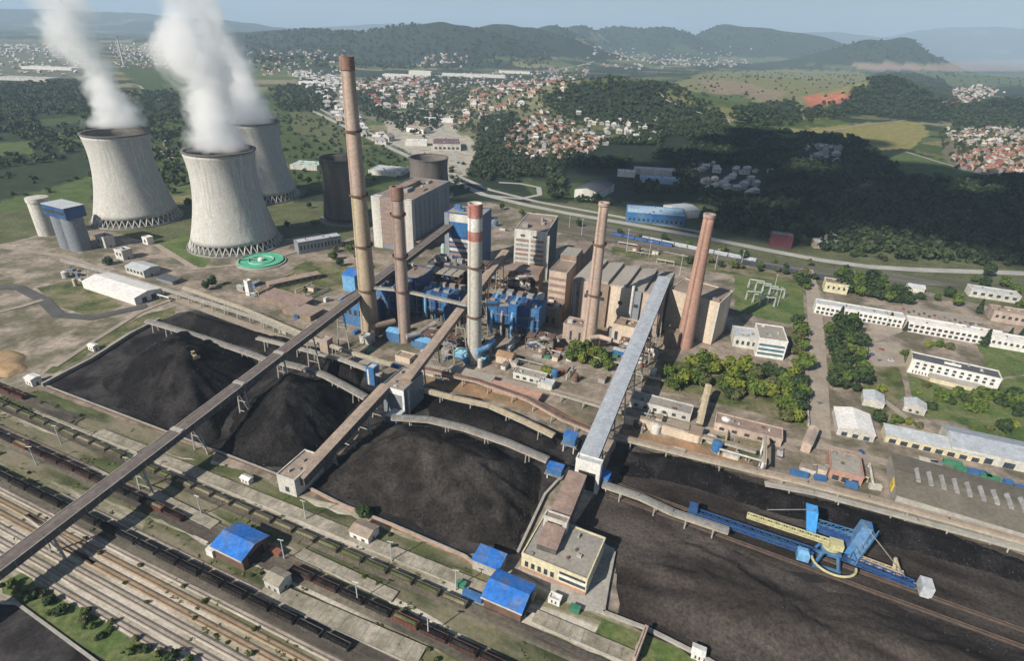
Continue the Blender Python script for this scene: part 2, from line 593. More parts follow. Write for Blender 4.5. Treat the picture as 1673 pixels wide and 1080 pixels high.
def cooling_tower(loc, label, rb=43, rt=33.5, rth=31, zth=74, h=97, z0=9.0, mat=None, ncol=44, group='cooling towers'):
    t = thing('cooling_tower', label, 'cooling tower', loc, group=group)
    mat = mat or M_conc
    n = 192
    prof = hyper(rb, rt, rth, zth, h, z0, 20)
    V, Fc, mi = [], [], []
    for (r, z) in prof:
        for k in range(n):
            a = 2 * math.pi * k / n
            q = r + (0.2 if k % 2 else -0.2)
            V.append((q * math.cos(a), q * math.sin(a), z))
    np_ = len(prof)
    prof2 = [(r - 1.3, z) for (r, z) in prof]
    for (r, z) in prof2:
        for k in range(n):
            a = 2 * math.pi * k / n
            V.append((r * math.cos(a), r * math.sin(a), z))
    for j in range(np_ - 1):
        for k in range(n):
            k2 = (k + 1) % n
            Fc.append((j * n + k, j * n + k2, (j + 1) * n + k2, (j + 1) * n + k)); mi.append(0)
            o = np_ * n
            Fc.append((o + j * n + k2, o + j * n + k, o + (j + 1) * n + k, o + (j + 1) * n + k2)); mi.append(1)
    for k in range(n):
        k2 = (k + 1) % n
        a, b = (np_ - 1) * n, np_ * n + (np_ - 1) * n
        Fc.append((a + k, a + k2, b + k2, b + k)); mi.append(0)
        Fc.append((k2, k, np_ * n + k, np_ * n + k2)); mi.append(0)
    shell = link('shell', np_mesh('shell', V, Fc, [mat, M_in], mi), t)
    rim = MB()
    rt2 = prof[-1][0]
    rim.lathe([(rt2 - 1.6, h - 0.2), (rt2 + 1.0, h - 0.2), (rt2 + 1.0, h + 0.9), (rt2 - 1.6, h + 0.9), (rt2 - 1.6, h - 0.2)], 96, 0, cap=False)
    rim.build('rim', M_in if mat is M_conc else M_conc_shade, shell)
    bs = MB()
    bs.lathe([(rb + 5, 0), (rb + 5, 1.6), (rb + 4, 1.6), (rb + 4, 1.0), (0.1, 1.0)], 72, 0)
    bs.build('basin', M_pond, t)
    if ncol:
        ri, ro = prof[0][0] - 0.6, rb + 3.0
        st = 2 * math.pi / ncol
        me = MB().beam((ro, 0, 1.0), (ri * math.cos(st / 2), ri * math.sin(st / 2), z0 + 0.2), 1.0, 1.0).mesh('support_column', mat)
        me2 = MB().beam((ro, 0, 1.0), (ri * math.cos(st / 2), -ri * math.sin(st / 2), z0 + 0.2), 1.0, 1.0).mesh('support_column', mat)
        for k in range(ncol):
            for q in (me, me2):
                c = link('support_column', q, t)
                c.rotation_euler = (0, 0, st * k)
        fl = MB()
        fl.lathe([(ri - 6, 1.0), (ri - 6, z0 - 0.5), (0.1, z0 + 0.5)], 60, 0)
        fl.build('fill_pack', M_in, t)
    return t
TA, TB, TC = P(226, 356), P(387, 397), P(432, 320)
cooling_tower(TA, 'pale ribbed concrete cooling tower behind the two silos, steam leaving its mouth')
cooling_tower(TB, 'pale ribbed concrete cooling tower behind the round green tank, the nearest one steaming')
cooling_tower(TC, 'pale concrete cooling tower half hidden behind the nearest steaming tower')
cooling_tower(P(567, 358), 'old dark cooling tower without steam behind the tallest chimney', 27, 26, 23.5, 52, 74, 5, M_conc_shade, 0, 'old dark cooling towers')
cooling_tower(P(702, 318), 'old dark low cooling tower behind the big grey boiler house', 30, 27, 26, 40, 52, 4, M_conc_shade, 0, 'old dark cooling towers')
UP = Vector((0, 0, 96.5))
plume('steam_plume', 'white steam plume rising from the cooling tower behind the silos', TA.y, TA + UP,
      [(205, 140, 238, 1), (180, 150, 232, 1), (150, 140, 210, .9), (120, 125, 190, .75), (95, 105, 168, .7), (70, 80, 155, .65), (45, 62, 148, .6), (15, 58, 150, .5), (-25, 40, 150, .4)])
plume('steam_plume', 'white steam plume rising from the nearest cooling tower', TB.y, TB + UP,
      [(243, 303, 413, 1), (215, 303, 400, 1), (185, 300, 392, 1), (150, 294, 392, .9), (120, 272, 385, .85), (90, 250, 375, .8), (60, 245, 362, .7), (30, 255, 350, .6), (0, 262, 345, .5), (-30, 262, 345, .4)])
plume('steam_plume', 'white steam plume rising from the half hidden cooling tower', TC.y, TC + UP,
      [(203, 362, 452, 1), (180, 366, 448, 1), (150, 364, 436, .9), (120, 350, 420, .8), (90, 335, 402, .7), (60, 325, 388, .65), (30, 310, 372, .6), (0, 295, 360, .5), (-25, 285, 350, .4)])
# ------------------------------------------------------------------ chimneys
M_ch_y = M('chimney_ochre', (.60, .52, .34), (.50, .43, .29), scale=0.12, streak=0.12, c3=(.30, .22, .17), s3=0.035)
M_ch_r = M('chimney_weathered', (.40, .31, .26), (.29, .215, .185), scale=0.12, streak=0.12)
M_ch_w = M('chimney_whitewash', (.52, .49, .43), (.42, .40, .35), scale=0.12, streak=0.12)
M_ch_p = M('chimney_pinkish', (.46, .35, .29), (.36, .27, .22), scale=0.15, streak=0.15)
M_ch_b = M('chimney_brick', (.42, .25, .19), (.33, .20, .155), scale=0.15, streak=0.15)
M_red = M('red_paint', (.38, .105, .085), (.30, .10, .08), c3=(.40, .22, .18), s3=.12)
M_white = M('white_paint', (.70, .68, .64), (.58, .56, .53), streak=0.3)
M_rust = M('rust_steel', (.17, .10, .075), (.10, .065, .05))
M_steel = M('grey_steel', (.26, .26, .25), (.17, .17, .17), rough=0.6)
M_soot_shade = M('soot_and_opening_shade', (.03, .028, .027))  # soot in the flues; also paints the shade inside wall openings
def chimney(base, label, rb, rt, h, mat, rings=(), cap=None, bands=None):
    t = thing('chimney', label, 'chimney', base, group='factory chimneys')
    mb = MB()
    n = 40
    rr = lambda z: rb + (rt - rb) * (z / h) ** 0.85
    zs = [0] + [h * k / 14 for k in range(1, 15)]
    mb.lathe([(rr(z), z) for z in zs] + [(rt - 0.8, h), (rt - 0.8, h - 6)], n, 0, cap=False)
    shaft = mb.build('shaft', mat, t, smooth=True)
    MB().lathe([(rt - 0.75, h - 6.0)] + [(0.05, h - 5.9)], n).build('flue_mouth', M_soot_shade, shaft)
    for z in rings:
        r = rr(z)
        MB().lathe([(r - .1, z - .35), (r + 1.3, z - .35), (r + 1.3, z + 1.0), (r + 1.15, z + 1.0), (r + 1.15, z), (r - .1, z)], n, cap=False).build('gallery', M_rust, t)
    if cap:
        z0, m = cap
        MB().lathe([(rr(z0) + .02, z0), (rt + 0.55, z0 + .6), (rt + .55, h + .25), (rt - .85, h + .25), (rt - .85, h - 1)], n, cap=False).build('cap', m, t, smooth=False)
    for (z0, z1, m) in (bands or []):
        MB().lathe([(rr(z0 + (z1 - z0) * q_ / 8) + .04, z0 + (z1 - z0) * q_ / 8) for q_ in range(9)], n, cap=False).build('painted_band', m, t, smooth=True)
    ld = MB()
    for s_ in (-.35, .35):
        ld.tube([(math.cos(-2.2) * (rr(z) + .5) + s_ * .8, math.sin(-2.2) * (rr(z) + .5) - s_ * .6, z) for z in (1, h * .33, h * .66, h - 1)], .09, 5)
    ld.build('ladder', M_rust, shaft)
    return t
M_cap = M('chimney_cap_red_brown', (.27, .165, .13), (.20, .125, .10))
chimney(P(606, 545), 'tallest chimney, ochre shaft with dark galleries and red brown cap', 7.0, 4.1, 194, M_ch_y, (38, 72, 108, 150), (186, M_cap), [(109.2, 186, M_ch_p)])
chimney(P(662, 557), 'weathered red brown chimney just right of the tallest one', 4.6, 4.1, 117, M_ch_r, (42, 68, 98), (108, M_cap))
chimney(P(775, 590), 'whitewashed chimney with red and white bands at its top', 5.1, 4.7, 115, M_ch_w, (37, 73), None, [(91, 97.5, M_red), (97.5, 106, M_white), (106, 115, M_red)])
chimney(P(961, 566), 'slender pinkish chimney in front of the beige stepped hall', 5.7, 3.2, 111, M_ch_p, (44, 82), (108.5, M_ch_p))
chimney(P(1117, 565), 'pinkish brick chimney in front of the plain beige block', 6.6, 3.7, 104, M_ch_b, (), (101.5, M_ch_r))
# ------------------------------------------------------------------ yards, roads and lawns (flat sheets on the plain)
TH = R(-23.2)
UX = Vector((math.cos(TH), math.sin(TH), 0))
VX = Vector((-math.sin(TH), math.cos(TH), 0))
def rag_poly(pts, rag, step=6.0, seed=1):
    r = random.Random(seed)
    out = []
    n = len(pts)
    for i in range(n):
        a, b = pts[i], pts[(i + 1) % n]
        k = max(1, int((b - a).length / step)) if rag else 1
        for j in range(k):
            p = a.lerp(b, j / k)
            out.append(Vector((p.x + r.uniform(-rag, rag), p.y + r.uniform(-rag, rag), p.z)))
    return out
_z = [0.02]
def sheet(name, poly, mat, rag=0.0, z=None):
    if z is None:
        _z[0] += 0.012
        z = _z[0]
    pts = rag_poly([P(x, y, 0) for x, y in poly], rag, seed=len(poly) + int(poly[0][0]))
    mb = MB()
    mb.poly([(p.x, p.y, z) for p in pts])
    o = mb.build(name, mat)
    if o.data.polygons[0].normal.z < 0:
        o.data.flip_normals()
    return tag(o, kind='structure')
def strip(name, pts, w, mat, z=None, px=True, h=0.0):
    if z is None:
        _z[0] += 0.012
        z = _z[0]
    pts = [P(x, y, 0) for x, y in pts] if px else [Vector(p) for p in pts]
    L_, R_ = [], []
    for i, p in enumerate(pts):
        d = (pts[min(i + 1, len(pts) - 1)] - pts[max(i - 1, 0)])
        d.z = 0
        d.normalize()
        s = Vector((-d.y, d.x, 0)) * (w / 2)
        L_.append(p + s); R_.append(p - s)
    mb = MB()
    for i in range(len(pts) - 1):
        q = [R_[i], R_[i + 1], L_[i + 1], L_[i]]
        if h:
            mb.hexa([(p.x, p.y, 0) for p in q], [(p.x, p.y, z + h) for p in q])
        else:
            mb.poly([(p.x, p.y, z) for p in q])
    return tag(mb.build(name, mat), kind='structure')
M_plant = M('works_ground', (.31, .255, .205), (.20, .165, .135), scale=0.05, c3=(.115, .105, .07), s3=0.03, lo=.44, hi=.60, detail=9, grain=.35, grain_scale=.22)
M_soil = M('bare_soil', (.35, .295, .24), (.22, .185, .15), scale=0.045, c3=(.13, .12, .075), s3=0.03, lo=.44, hi=.58, detail=9, grain=.35, grain_scale=.2)
M_gravel = M('track_gravel', (.50, .45, .38), (.35, .305, .25), scale=0.16, stretch=(TH, 7), c3=(.14, .135, .07), s3=0.06, lo=.46, hi=.60, detail=8, grain=.3, grain_scale=.5)
M_grass = M('rough_grass', (.09, .11, .036), (.05, .062, .022), scale=0.08, c3=(.19, .165, .10), s3=0.045, lo=.44, hi=.6, detail=9, grain=.35, grain_scale=.4)
M_lawn = M('lawn', (.085, .135, .032), (.05, .085, .022), scale=0.06, c3=(.135, .15, .06), s3=0.05, lo=.42, hi=.62, detail=9, grain=.35, grain_scale=.4)
M_verge = M('verge_grass', (.085, .10, .036), (.045, .054, .022), scale=0.1, stretch=(TH, 3), c3=(.20, .175, .12), s3=0.06, lo=.44, hi=.6, detail=7)
M_coald = M('coal_dust', (0.0240, 0.0218, 0.0225), (0.0120, 0.0112, 0.0120), scale=0.06, c3=(0.0638, 0.0577, 0.0570), s3=0.035, lo=.45, hi=.62, detail=9, spec=.06, grain=.35)
M_coalr = M('coal_slack', (0.034, 0.028, 0.025), (0.0125, 0.0105, 0.0098), scale=0.07, c3=(0.125, 0.107, 0.095), s3=0.018, lo=.44, hi=.68, detail=10, bump=1.0, stretch=(R(-30), 3), spec=.06, grain=.5, grain_scale=.7)
M_coal = M('coal', (0.0120, 0.0108, 0.0114), (0.0066, 0.0060, 0.0066), scale=0.12, c3=(0.0330, 0.0300, 0.0300), s3=0.05, lo=.46, hi=.68, detail=10, bump=1.2, spec=.06, grain=.55, grain_scale=.8)
M_coalm = M('coal_brownish', (0.0250, 0.0218, 0.0203), (0.0140, 0.0125, 0.0117), scale=0.12, c3=(0.0585, 0.0515, 0.0468), s3=0.045, lo=.45, hi=.66, detail=10, bump=1.2, spec=.06, grain=.55, grain_scale=.8)
M_asph = M('asphalt', (.10, .098, .095), (.075, .073, .072), scale=0.05)
M_lane = M('pale_road', (.34, .29, .235), (.27, .23, .19), scale=0.07)
M_slab = M('concrete_slabs', (.42, .375, .305), (.30, .27, .22), scale=0.25, lo=.35, hi=.65, c3=(.20, .18, .135), s3=.09, grain=.3)
M_conc2 = M('concrete', (.38, .36, .32), (.29, .275, .245), scale=0.1)
M_ochre = M('ochre_spoil', (.52, .33, .14), (.40, .24, .10), scale=0.12, c3=(.30, .22, .14), s3=0.05, bump=.7)
M_orange = M('orange_earth', (.36, .22, .13), (.27, .155, .09), scale=0.1, c3=(.20, .15, .09), s3=.05)

sheet('works_ground', [(-80, 420), (60, 385), (150, 370), (330, 420), (420, 400), (520, 380), (560, 395), (690, 330), (800, 330), (920, 360), (1100, 395), (1320, 437), (1345, 480), (1480, 470), (1700, 520), (1800, 900), (1800, 1180), (700, 1300), (-400, 1300), (-400, 640)], M_plant, 2)
sheet('bare_soil_ground', [(-60, 415), (60, 385), (130, 415), (330, 500), (215, 540), (60, 640), (-200, 610)], M_soil, 2)
sheet('rail_yard_ground', [(-300, 650), (60, 645), (480, 800), (860, 945), (1150, 1070), (1400, 1250), (300, 1350), (-300, 860)], M_gravel, 1)
sheet('grass_field', [(250, 403), (300, 383), (330, 400), (345, 425), (330, 440)], M_lawn, 1)
sheet('grass_field', [(435, 470), (500, 425), (560, 430), (590, 450), (560, 470), (500, 490)], M_grass, 1)
sheet('grass_field', [(60, 470), (130, 455), (200, 500), (160, 520), (90, 500)], M_grass, 1.5)
sheet('grass_field', [(70, 610), (150, 560), (235, 515), (290, 500), (285, 515), (215, 540), (90, 610)], M_grass, 1)
sheet('verge', [(0, 645), (70, 640), (350, 740), (345, 760), (150, 705), (0, 660)], M_verge, 1)
sheet('verge', [(280, 745), (400, 770), (500, 820), (780, 920), (770, 940), (600, 880), (300, 765)], M_verge, 1)
sheet('verge', [(-60, 660), (200, 752), (560, 905), (880, 1030), (1030, 1090), (850, 1090), (640, 975), (360, 845), (-60, 690)], M_verge, 1)
sheet('verge', [(-60, 700), (230, 800), (620, 975), (740, 1040), (790, 1100), (560, 985), (250, 845), (-60, 735)], M_verge, 1)
sheet('verge', [(240, 845), (420, 930), (700, 1060), (640, 1085), (400, 965), (230, 880)], M_verge, 1)
sheet('grass_field', [(0, 955), (30, 940), (290, 1082), (290, 1140), (150, 1100)], M_lawn, 1.2)
sheet('coal_pit_floor', [(-40, 985), (25, 990), (180, 1085), (180, 1160), (-150, 1100)], M_coald, 0)
sheet('grass_field', [(965, 1050), (985, 1012), (1045, 1040), (1030, 1080)], M_lawn, .3)
sheet('grass_field', [(1055, 1040), (1140, 1075), (1120, 1110), (1040, 1085)], M_lawn, .3)
sheet('coal_yard_ground', [(72, 628), (215, 545), (290, 512), (330, 505), (605, 605), (640, 660), (500, 790), (350, 735)], M_coald, 1)
sheet('coal_yard_ground', [(505, 800), (620, 670), (690, 640), (780, 650), (950, 720), (930, 800), (850, 905), (760, 905)], M_coald, 1)
sheet('coal_yard_ground', [(935, 850), (985, 790), (1005, 722), (1250, 785), (1673, 908), (1800, 945), (1800, 1200), (1300, 1150), (1130, 1075), (1010, 1010), (1005, 900)], M_coalr, 1.0)
sheet('grass_field', [(1200, 450), (1310, 460), (1315, 520), (1290, 530), (1200, 510)], M_lawn, 1)
sheet('grass_field', [(1080, 590), (1200, 600), (1320, 640), (1318, 700), (1200, 665), (1080, 640)], M_grass, 1)
sheet('grass_field', [(1480, 610), (1560, 640), (1690, 610), (1690, 740), (1560, 690), (1500, 680)], M_lawn, 1)
sheet('grass_field', [(1590, 560), (1690, 575), (1690, 610), (1612, 620), (1605, 580)], M_lawn, 1)
sheet('grass_field', [(1420, 600), (1470, 600), (1480, 640), (1440, 700), (1400, 640), (1415, 625)], M_grass, 1)
sheet('grass_field', [(1130, 710), (1250, 722), (1240, 750), (1140, 730)], M_grass, .8)
sheet('orange_earth', [(1020, 702), (1120, 722), (1225, 752), (1235, 775), (1130, 748), (1018, 712)], M_orange, .8)
sheet('orange_earth', [(690, 610), (840, 640), (960, 690), (965, 705), (840, 665), (700, 630)], M_orange, .8)
sheet('paved_yard', [(845, 930), (930, 865), (1005, 898), (985, 1000), (955, 1000)], M_conc2, 0)
sheet('paved_yard', [(845, 905), (890, 810), (935, 765), (985, 790), (940, 855), (925, 868)], M_soil, .5)
sheet('paved_yard', [(1415, 520), (1480, 505), (1610, 535), (1590, 560), (1480, 540), (1430, 560)], M_lane, .3)
sheet('parking_ground', [(1465, 500), (1600, 518), (1605, 530), (1480, 515)], M_lane, .2)
sheet('parking_ground', [(1400, 560), (1470, 560), (1480, 600), (1430, 600)], M_lane, .4)
sheet('soil_ground', [(880, 560), (960, 570), (1060, 600), (1060, 640), (950, 625), (870, 590)], M_soil, .8)
sheet('soil_ground', [(450, 480), (520, 480), (560, 500), (530, 530), (470, 510)], M_soil, .8)
M_rlyg = M('railway_ground', (.15, .14, .12), (.09, .085, .075), scale=.12, stretch=(TH, 8), c3=(.075, .085, .035), s3=.04, lo=.44, hi=.6)
sheet('railway_ground', [(850, 352), (900, 350), (1100, 388), (1340, 438), (1500, 452), (1690, 462), (1690, 474), (1480, 466), (1330, 456), (1090, 412), (870, 372)], M_rlyg, 1)
sheet('grass_field', [(1000, 402), (1180, 430), (1300, 452), (1300, 462), (1170, 445), (1000, 415)], M_grass, 1)
strip('road', [(1318, 440), (1328, 480), (1335, 560), (1338, 640), (1340, 715)], 12, M_lane)
strip('road', [(-60, 395), (110, 420), (330, 505), (560, 590), (700, 600), (900, 640), (1130, 700), (1340, 730), (1500, 770), (1673, 820)], 7, M_lane)
strip('road', [(-40, 470), (30, 470), (70, 490), (95, 515), (150, 520), (240, 500)], 9, M_asph)
strip('road', [(-40, 520), (40, 500), (70, 490)], 5, M_lane)
strip('road', [(90, 600), (150, 560), (230, 510), (280, 490)], 4, M_lane)
strip('road', [(255, 400), (320, 440), (420, 430), (520, 400)], 6, M_lane)
strip('road', [(1420, 640), (1450, 660), (1500, 700), (1545, 720)], 5, M_lane)

# ------------------------------------------------------------------ railway
M_rail = M('rail_steel', (.17, .12, .09), (.11, .08, .065), rough=.5)
M_sleep = M('sleepers_ballast', (.20, .165, .13), (.135, .11, .09), scale=0.5, stretch=(TH, .3))
def line_px(a, b, e0=0, e1=0):
    p, q = P(*a), P(*b)
    d = (q - p).normalized()
    return p - d * e0, q + d * e1, d
def track(p, q, ballast=None):
    d = (q - p).normalized()
    s = Vector((-d.y, d.x, 0))
    mb = MB()
    mb.hexa([p - s * 1.7, q - s * 1.7, q + s * 1.7, p + s * 1.7], [(p - s * 1.2) + Vector((0, 0, .42)), (q - s * 1.2) + Vector((0, 0, .42)), (q + s * 1.2) + Vector((0, 0, .42)), (p + s * 1.2) + Vector((0, 0, .42))], 0)
    for o in (-.75, .75):
        mb.beam(p + s * o + Vector((0, 0, .52)), q + s * o + Vector((0, 0, .52)), .16, .2, 1)
    return tag(mb.build('railway_track', [ballast or M_sleep, M_rail]), kind='structure')
M_wag = [M('wagon_maroon', (.085, .04, .033), (.05, .026, .023), scale=.3), M('wagon_black', (.04, .033, .031), (.025, .021, .02), scale=.3), M('wagon_olive', (.13, .115, .075), (.085, .075, .05), scale=.3), M('wagon_rust', (.16, .055, .038), (.10, .036, .027), scale=.3)]
M_under = M('wagon_underframe', (.03, .027, .025))
def make_wagon(mat, load, h, label, group):
    t = thing('freight_wagon', label, 'wagon', group=group)
    b = MB()
    L2, W2 = 5.7, 1.45
    z0, z1 = 1.15, 1.15 + h
    for (x0, x1, y0, y1) in ((-L2, L2, -W2, -W2 + .14), (-L2, L2, W2 - .14, W2), (-L2, -L2 + .14, -W2 + .14, W2 - .14), (L2 - .14, L2, -W2 + .14, W2 - .14)):
        b.box(x0, x1, y0, y1, z0, z1)
    b.box(-L2 + .14, L2 - .14, -W2 + .14, W2 - .14, z0, z0 + .2)
    for k in range(7):
        x = -L2 + .5 + k * (2 * L2 - 1) / 6
        for s in (-1, 1):
            b.box(x - .09, x + .09, s * (W2 + .07) - .07, s * (W2 + .07) + .07, z0, z1 - .02)
    tub = b.build('tub', mat, t)
    l = MB()
    zl = z1 - .25
    l.hexa([(-L2 + .16, -W2 + .16, zl - .3), (L2 - .16, -W2 + .16, zl - .3), (L2 - .16, W2 - .16, zl - .3), (-L2 + .16, W2 - .16, zl - .3)],
           [(-L2 + 1.2, -.35, zl + .45), (L2 - 1.2, -.35, zl + .45), (L2 - 1.2, .35, zl + .45), (-L2 + 1.2, .35, zl + .45)])
    l.build('load', load, tub)
    for x in (-3.9, 3.9):
        g = MB()
        g.box(x - 1.2, x + 1.2, -1.0, 1.0, .75, 1.13)
        for wx in (x - .85, x + .85):
            for s in (-.78, .78):
                i = len(g.v)
                for y in (s - .08, s + .08):
                    g.v += [(wx + .44 * math.cos(q * math.pi / 5), y, 1.05 + .44 * math.sin(q * math.pi / 5)) for q in range(10)]
                g.f += [tuple(i + 9 - q for q in range(10)), tuple(i + 10 + q for q in range(10))] + [(i + q, i + (q + 1) % 10, i + 10 + (q + 1) % 10, i + 10 + q) for q in range(10)]
                g.m += [0] * 12
        g.build('bogie', M_under, t)
    return t
def train(line, s0, n, protos, pitch=13.0):
    p, q, d = line
    rot = math.atan2(d.y, d.x)
    for k in range(n):
        pr, used = protos[(0, 0, 1, 0, 2, 0, 0, 1)[(k * 5 + n) % 8] % len(protos)]
        o = pr if not used[0] else copy_tree(pr)
        used[0] = True
        c = p + d * (s0 + pitch * k)
        o.location = (c.x, c.y, 0.0)
        o.rotation_euler = (0, 0, rot)
LA = line_px((0, 637), (130, 689), 120, 0)
LB = line_px((0, 662), (800, 1011), 120, 60)
LC = line_px((0, 714), (734, 1053), 110, 60)
LD = line_px((0, 779), (596, 1077), 80, 60)
M_stain = M('coal_stained_ground', (.085, .073, .06), (.05, .044, .038), scale=.12, stretch=(TH, 6), c3=(.17, .15, .115), s3=.07, lo=.44, hi=.6, grain=.35)
for ln, w_ in ((LA, 6), (LB, 6.5), (LC, 8), (LD, 8)):
    strip('stained_ground', [ln[0], ln[1]], w_, M_stain, px=False)
track(LA[0], LA[1]); track(LB[0], LB[1]); track(LC[0], LC[1]); track(LD[0], LD[1])
sd = Vector((-LD[2].y, LD[2].x, 0))
M_bal = M('pale_ballast', (.40, .355, .30), (.27, .235, .195), scale=.3, stretch=(TH, 4))
M_bal2 = M('rusty_ballast', (.34, .255, .165), (.23, .17, .115), scale=.3, stretch=(TH, 4))
for k, o in enumerate((-5.2, -9.8, -14.6, -19.5, -24.3, -29.0)):
    track(LD[0] + sd * o, LD[1] + sd * o, M_bal2 if k in (1, 2) else M_bal)
track(LD[0] + sd * 5.0 + LD[2] * 120, LD[1] + sd * 5.0, M_bal)
track(LC[0] + sd * 5.2, LC[0] + sd * 5.2 + LC[2] * 330)
U_ = [False]
wA = [[make_wagon(M_wag[3], M_coal, 1.9, 'rusty red wagon in the short row beside the coal yard corner', 'rusty red wagons by the coal yard'), [False]]]
wB = [[make_wagon(M_wag[2], M_verge, 1.6, 'low olive brown wagon in the row below the long paved platform', 'olive wagons below the paved platform'), [False]]]
wC = [[make_wagon(M_wag[0], M_coal, 2.1, 'dark maroon coal wagon in the row that passes the blue roofed shed', 'maroon coal wagons in the row with the blue shed'), [False]], [make_wagon(M_wag[1], M_coal, 1.8, 'lower black wagon among the maroon ones in the blue shed row', 'black wagons among the maroon row'), [False]], [make_wagon(M_wag[3], M_verge, 2.4, 'taller rust brown wagon among the maroon ones in the blue shed row', 'rust brown wagons among the maroon row'), [False]]]
M_half = M('wagon_grey', (.095, .09, .085), (.06, .057, .054), scale=.3)
wD = [[make_wagon(M_wag[1], M_coal, 2.3, 'black loaded coal wagon in the long train across the pale gravel', 'black coal wagons of the long train'), [False]], [make_wagon(M_half, M_coal, 1.9, 'greyer lower wagon among the black ones of the long coal train', 'grey wagons of the long coal train'), [False]]]
train(LA, 75, 6, wA)
train(LB, 95, 27, wB)
train(LC, 92, 13, wC)
train(LC, 325, 8, wC)
train(LD, 20, 22, wD)
# platforms of concrete slabs along the tracks
def platform(label, a, b, w, mat=M_slab, h=.9):
    p, q = P(*a), P(*b)
    d = (q - p).normalized()
    s = Vector((-d.y, d.x, 0)) * w
    n = max(2, int((q - p).length / 5))
    t = thing('railway_platform', label, 'platform', p, math.atan2(d.y, d.x))
    mb = MB()
    Ln = (q - p).length
    for k in range(n):
        x0, x1 = Ln * k / n + .05, Ln * (k + 1) / n - .05
        mb.box(x0, x1, 0, w, 0, h - .03 * (k % 3))
    mb.build('slab', mat, t)
    MB().box(0, Ln, -.25, 0, 0, h + .12).build('edge', M_conc2, t)
platform('narrow concrete platform edge beside the rusty wagons', (56, 675), (150, 712), 1.6)
platform('wide paved platform crossing under the long brown conveyor, left end', (152, 712), (225, 741), 6.0)
platform('longest paved concrete platform, ending at the two blue roofs', (243, 751), (788, 975), 6.2)
platform('paved platform just right of the larger blue roofed shed', (484, 911), (640, 985), 5.0)
platform('paved platform between the brown conveyor and the blue shed', (240, 813), (345, 866), 5.0)
platform('short paved platform left of the brown conveyor', (138, 772), (178, 792), 4.5)
platform('concrete platform edge along the maroon wagons, left of the conveyor', (0, 707), (164, 783), 1.6)
platform('broad tiled platform beside the black coal train', (420, 975), (680, 1090), 8.0)
platform('pinkish paved platform below the coal bunker building', (868, 1018), (1035, 1090), 6.0)

# ------------------------------------------------------------------ coal heaps
LUMPS = []
def heap(label, poly, H, mat, slope=.62, res=1.6, name='coal_heap', seed=0, cat='coal heap', group='coal heaps'):
    pts = [P(x, y) for x, y in poly]
    xs, ys = [p.x for p in pts], [p.y for p in pts]
    gx, gy = np.arange(min(xs) - 3, max(xs) + 3, res), np.arange(min(ys) - 3, max(ys) + 3, res)
    X, Y = np.meshgrid(gx, gy)
    q = [(p.x, p.y) for p in pts]
    jx, jy = (fbm(X / 14 + seed, Y / 14, 3) - .5) * 7, (fbm(X / 14, Y / 14 + 9 + seed, 3) - .5) * 7
    ins = inpoly(X + jx, Y + jy, q)
    dd = np.full(X.shape, 1e9)
    for i in range(len(q)):
        (x1, y1), (x2, y2) = q[i], q[(i + 1) % len(q)]
        L2 = (x2 - x1) ** 2 + (y2 - y1) ** 2
        t = np.clip(((X + jx - x1) * (x2 - x1) + (Y + jy - y1) * (y2 - y1)) / L2, 0, 1)
        dd = np.minimum(dd, np.hypot(X + jx - x1 - t * (x2 - x1), Y + jy - y1 - t * (y2 - y1)))
    big = fbm(X / 45 + seed, Y / 45 + 3, 3)
    top = H * (0.30 + 1.3 * big)
    Z = slope * dd
    Z = (Z ** -5.0 + top ** -5.0) ** -0.2 if False else Z / (1 + (Z / top) ** 4) ** .25
    ang, rr_ = np.arctan2(Y - np.mean(ys), X - np.mean(xs)), np.hypot(X - np.mean(xs), Y - np.mean(ys))
    Z = Z + (fbm(ang * 9 + seed, rr_ / 60, 3) - .5) * 3.0 * np.clip(dd / 12, 0, 1) * (H > 7)
    # slides and gullies running down the flanks
    Z = Z + (fbm(X / 4 + seed, Y / 4, 3) - .5) * .9 * np.clip(dd / 5, 0, 1) + (fbm(X / 11 + 5, Y / 11 + seed, 2) - .5) * 2.2 * np.clip(dd / 10, 0, 1)
    Z = Z + (vnoise(X * 1.7 + seed, Y * 1.7) - .5) * .45
    Z = np.where(ins, np.maximum(Z, .12), -.4)
    if 'coal' in cat:
        rs = np.random.RandomState(seed + 50)
        w = np.where(ins, np.exp(-((dd - 2) / 5.0) ** 2) + .12, 0).ravel()
        k = rs.choice(X.size, min(1500, int(w.sum() * .5) + 50), p=w / w.sum())
        LUMPS.append(np.stack([X.ravel()[k] + rs.uniform(-.8, .8, len(k)), Y.ravel()[k] + rs.uniform(-.8, .8, len(k)), Z.ravel()[k]], 1))
    ny, nx = X.shape
    idx = np.arange(nx * ny).reshape(ny, nx)
    keep = ins[:-1, :-1] | ins[1:, :-1] | ins[:-1, 1:] | ins[1:, 1:]
    Fq = np.stack([idx[:-1, :-1], idx[:-1, 1:], idx[1:, 1:], idx[1:, :-1]], -1)[keep]
    c = (np.mean(xs), np.mean(ys))
    V = np.stack([X - c[0], Y - c[1], Z], -1).reshape(-1, 3)
    uq, inv = np.unique(Fq.ravel(), return_inverse=True)
    o = link(name, np_mesh(name, V[uq], inv.reshape(-1, 4), mat, smooth=True))
    o.location = (c[0], c[1], 0)
    return tag(o, label, cat, group)
big_heap = heap('big black coal heap between the low trestle and the long brown conveyor', [(172, 655), (168, 622), (235, 572), (325, 540), (410, 585), (425, 615), (385, 665), (350, 725), (280, 700)], 24, M_coal, slope=.72, seed=1)
heap('black coal heap between the long brown conveyor and the short brown gallery', [(362, 735), (385, 670), (455, 614), (530, 622), (592, 655), (560, 700), (508, 765), (430, 765)], 25, M_coal, slope=.75, seed=2)
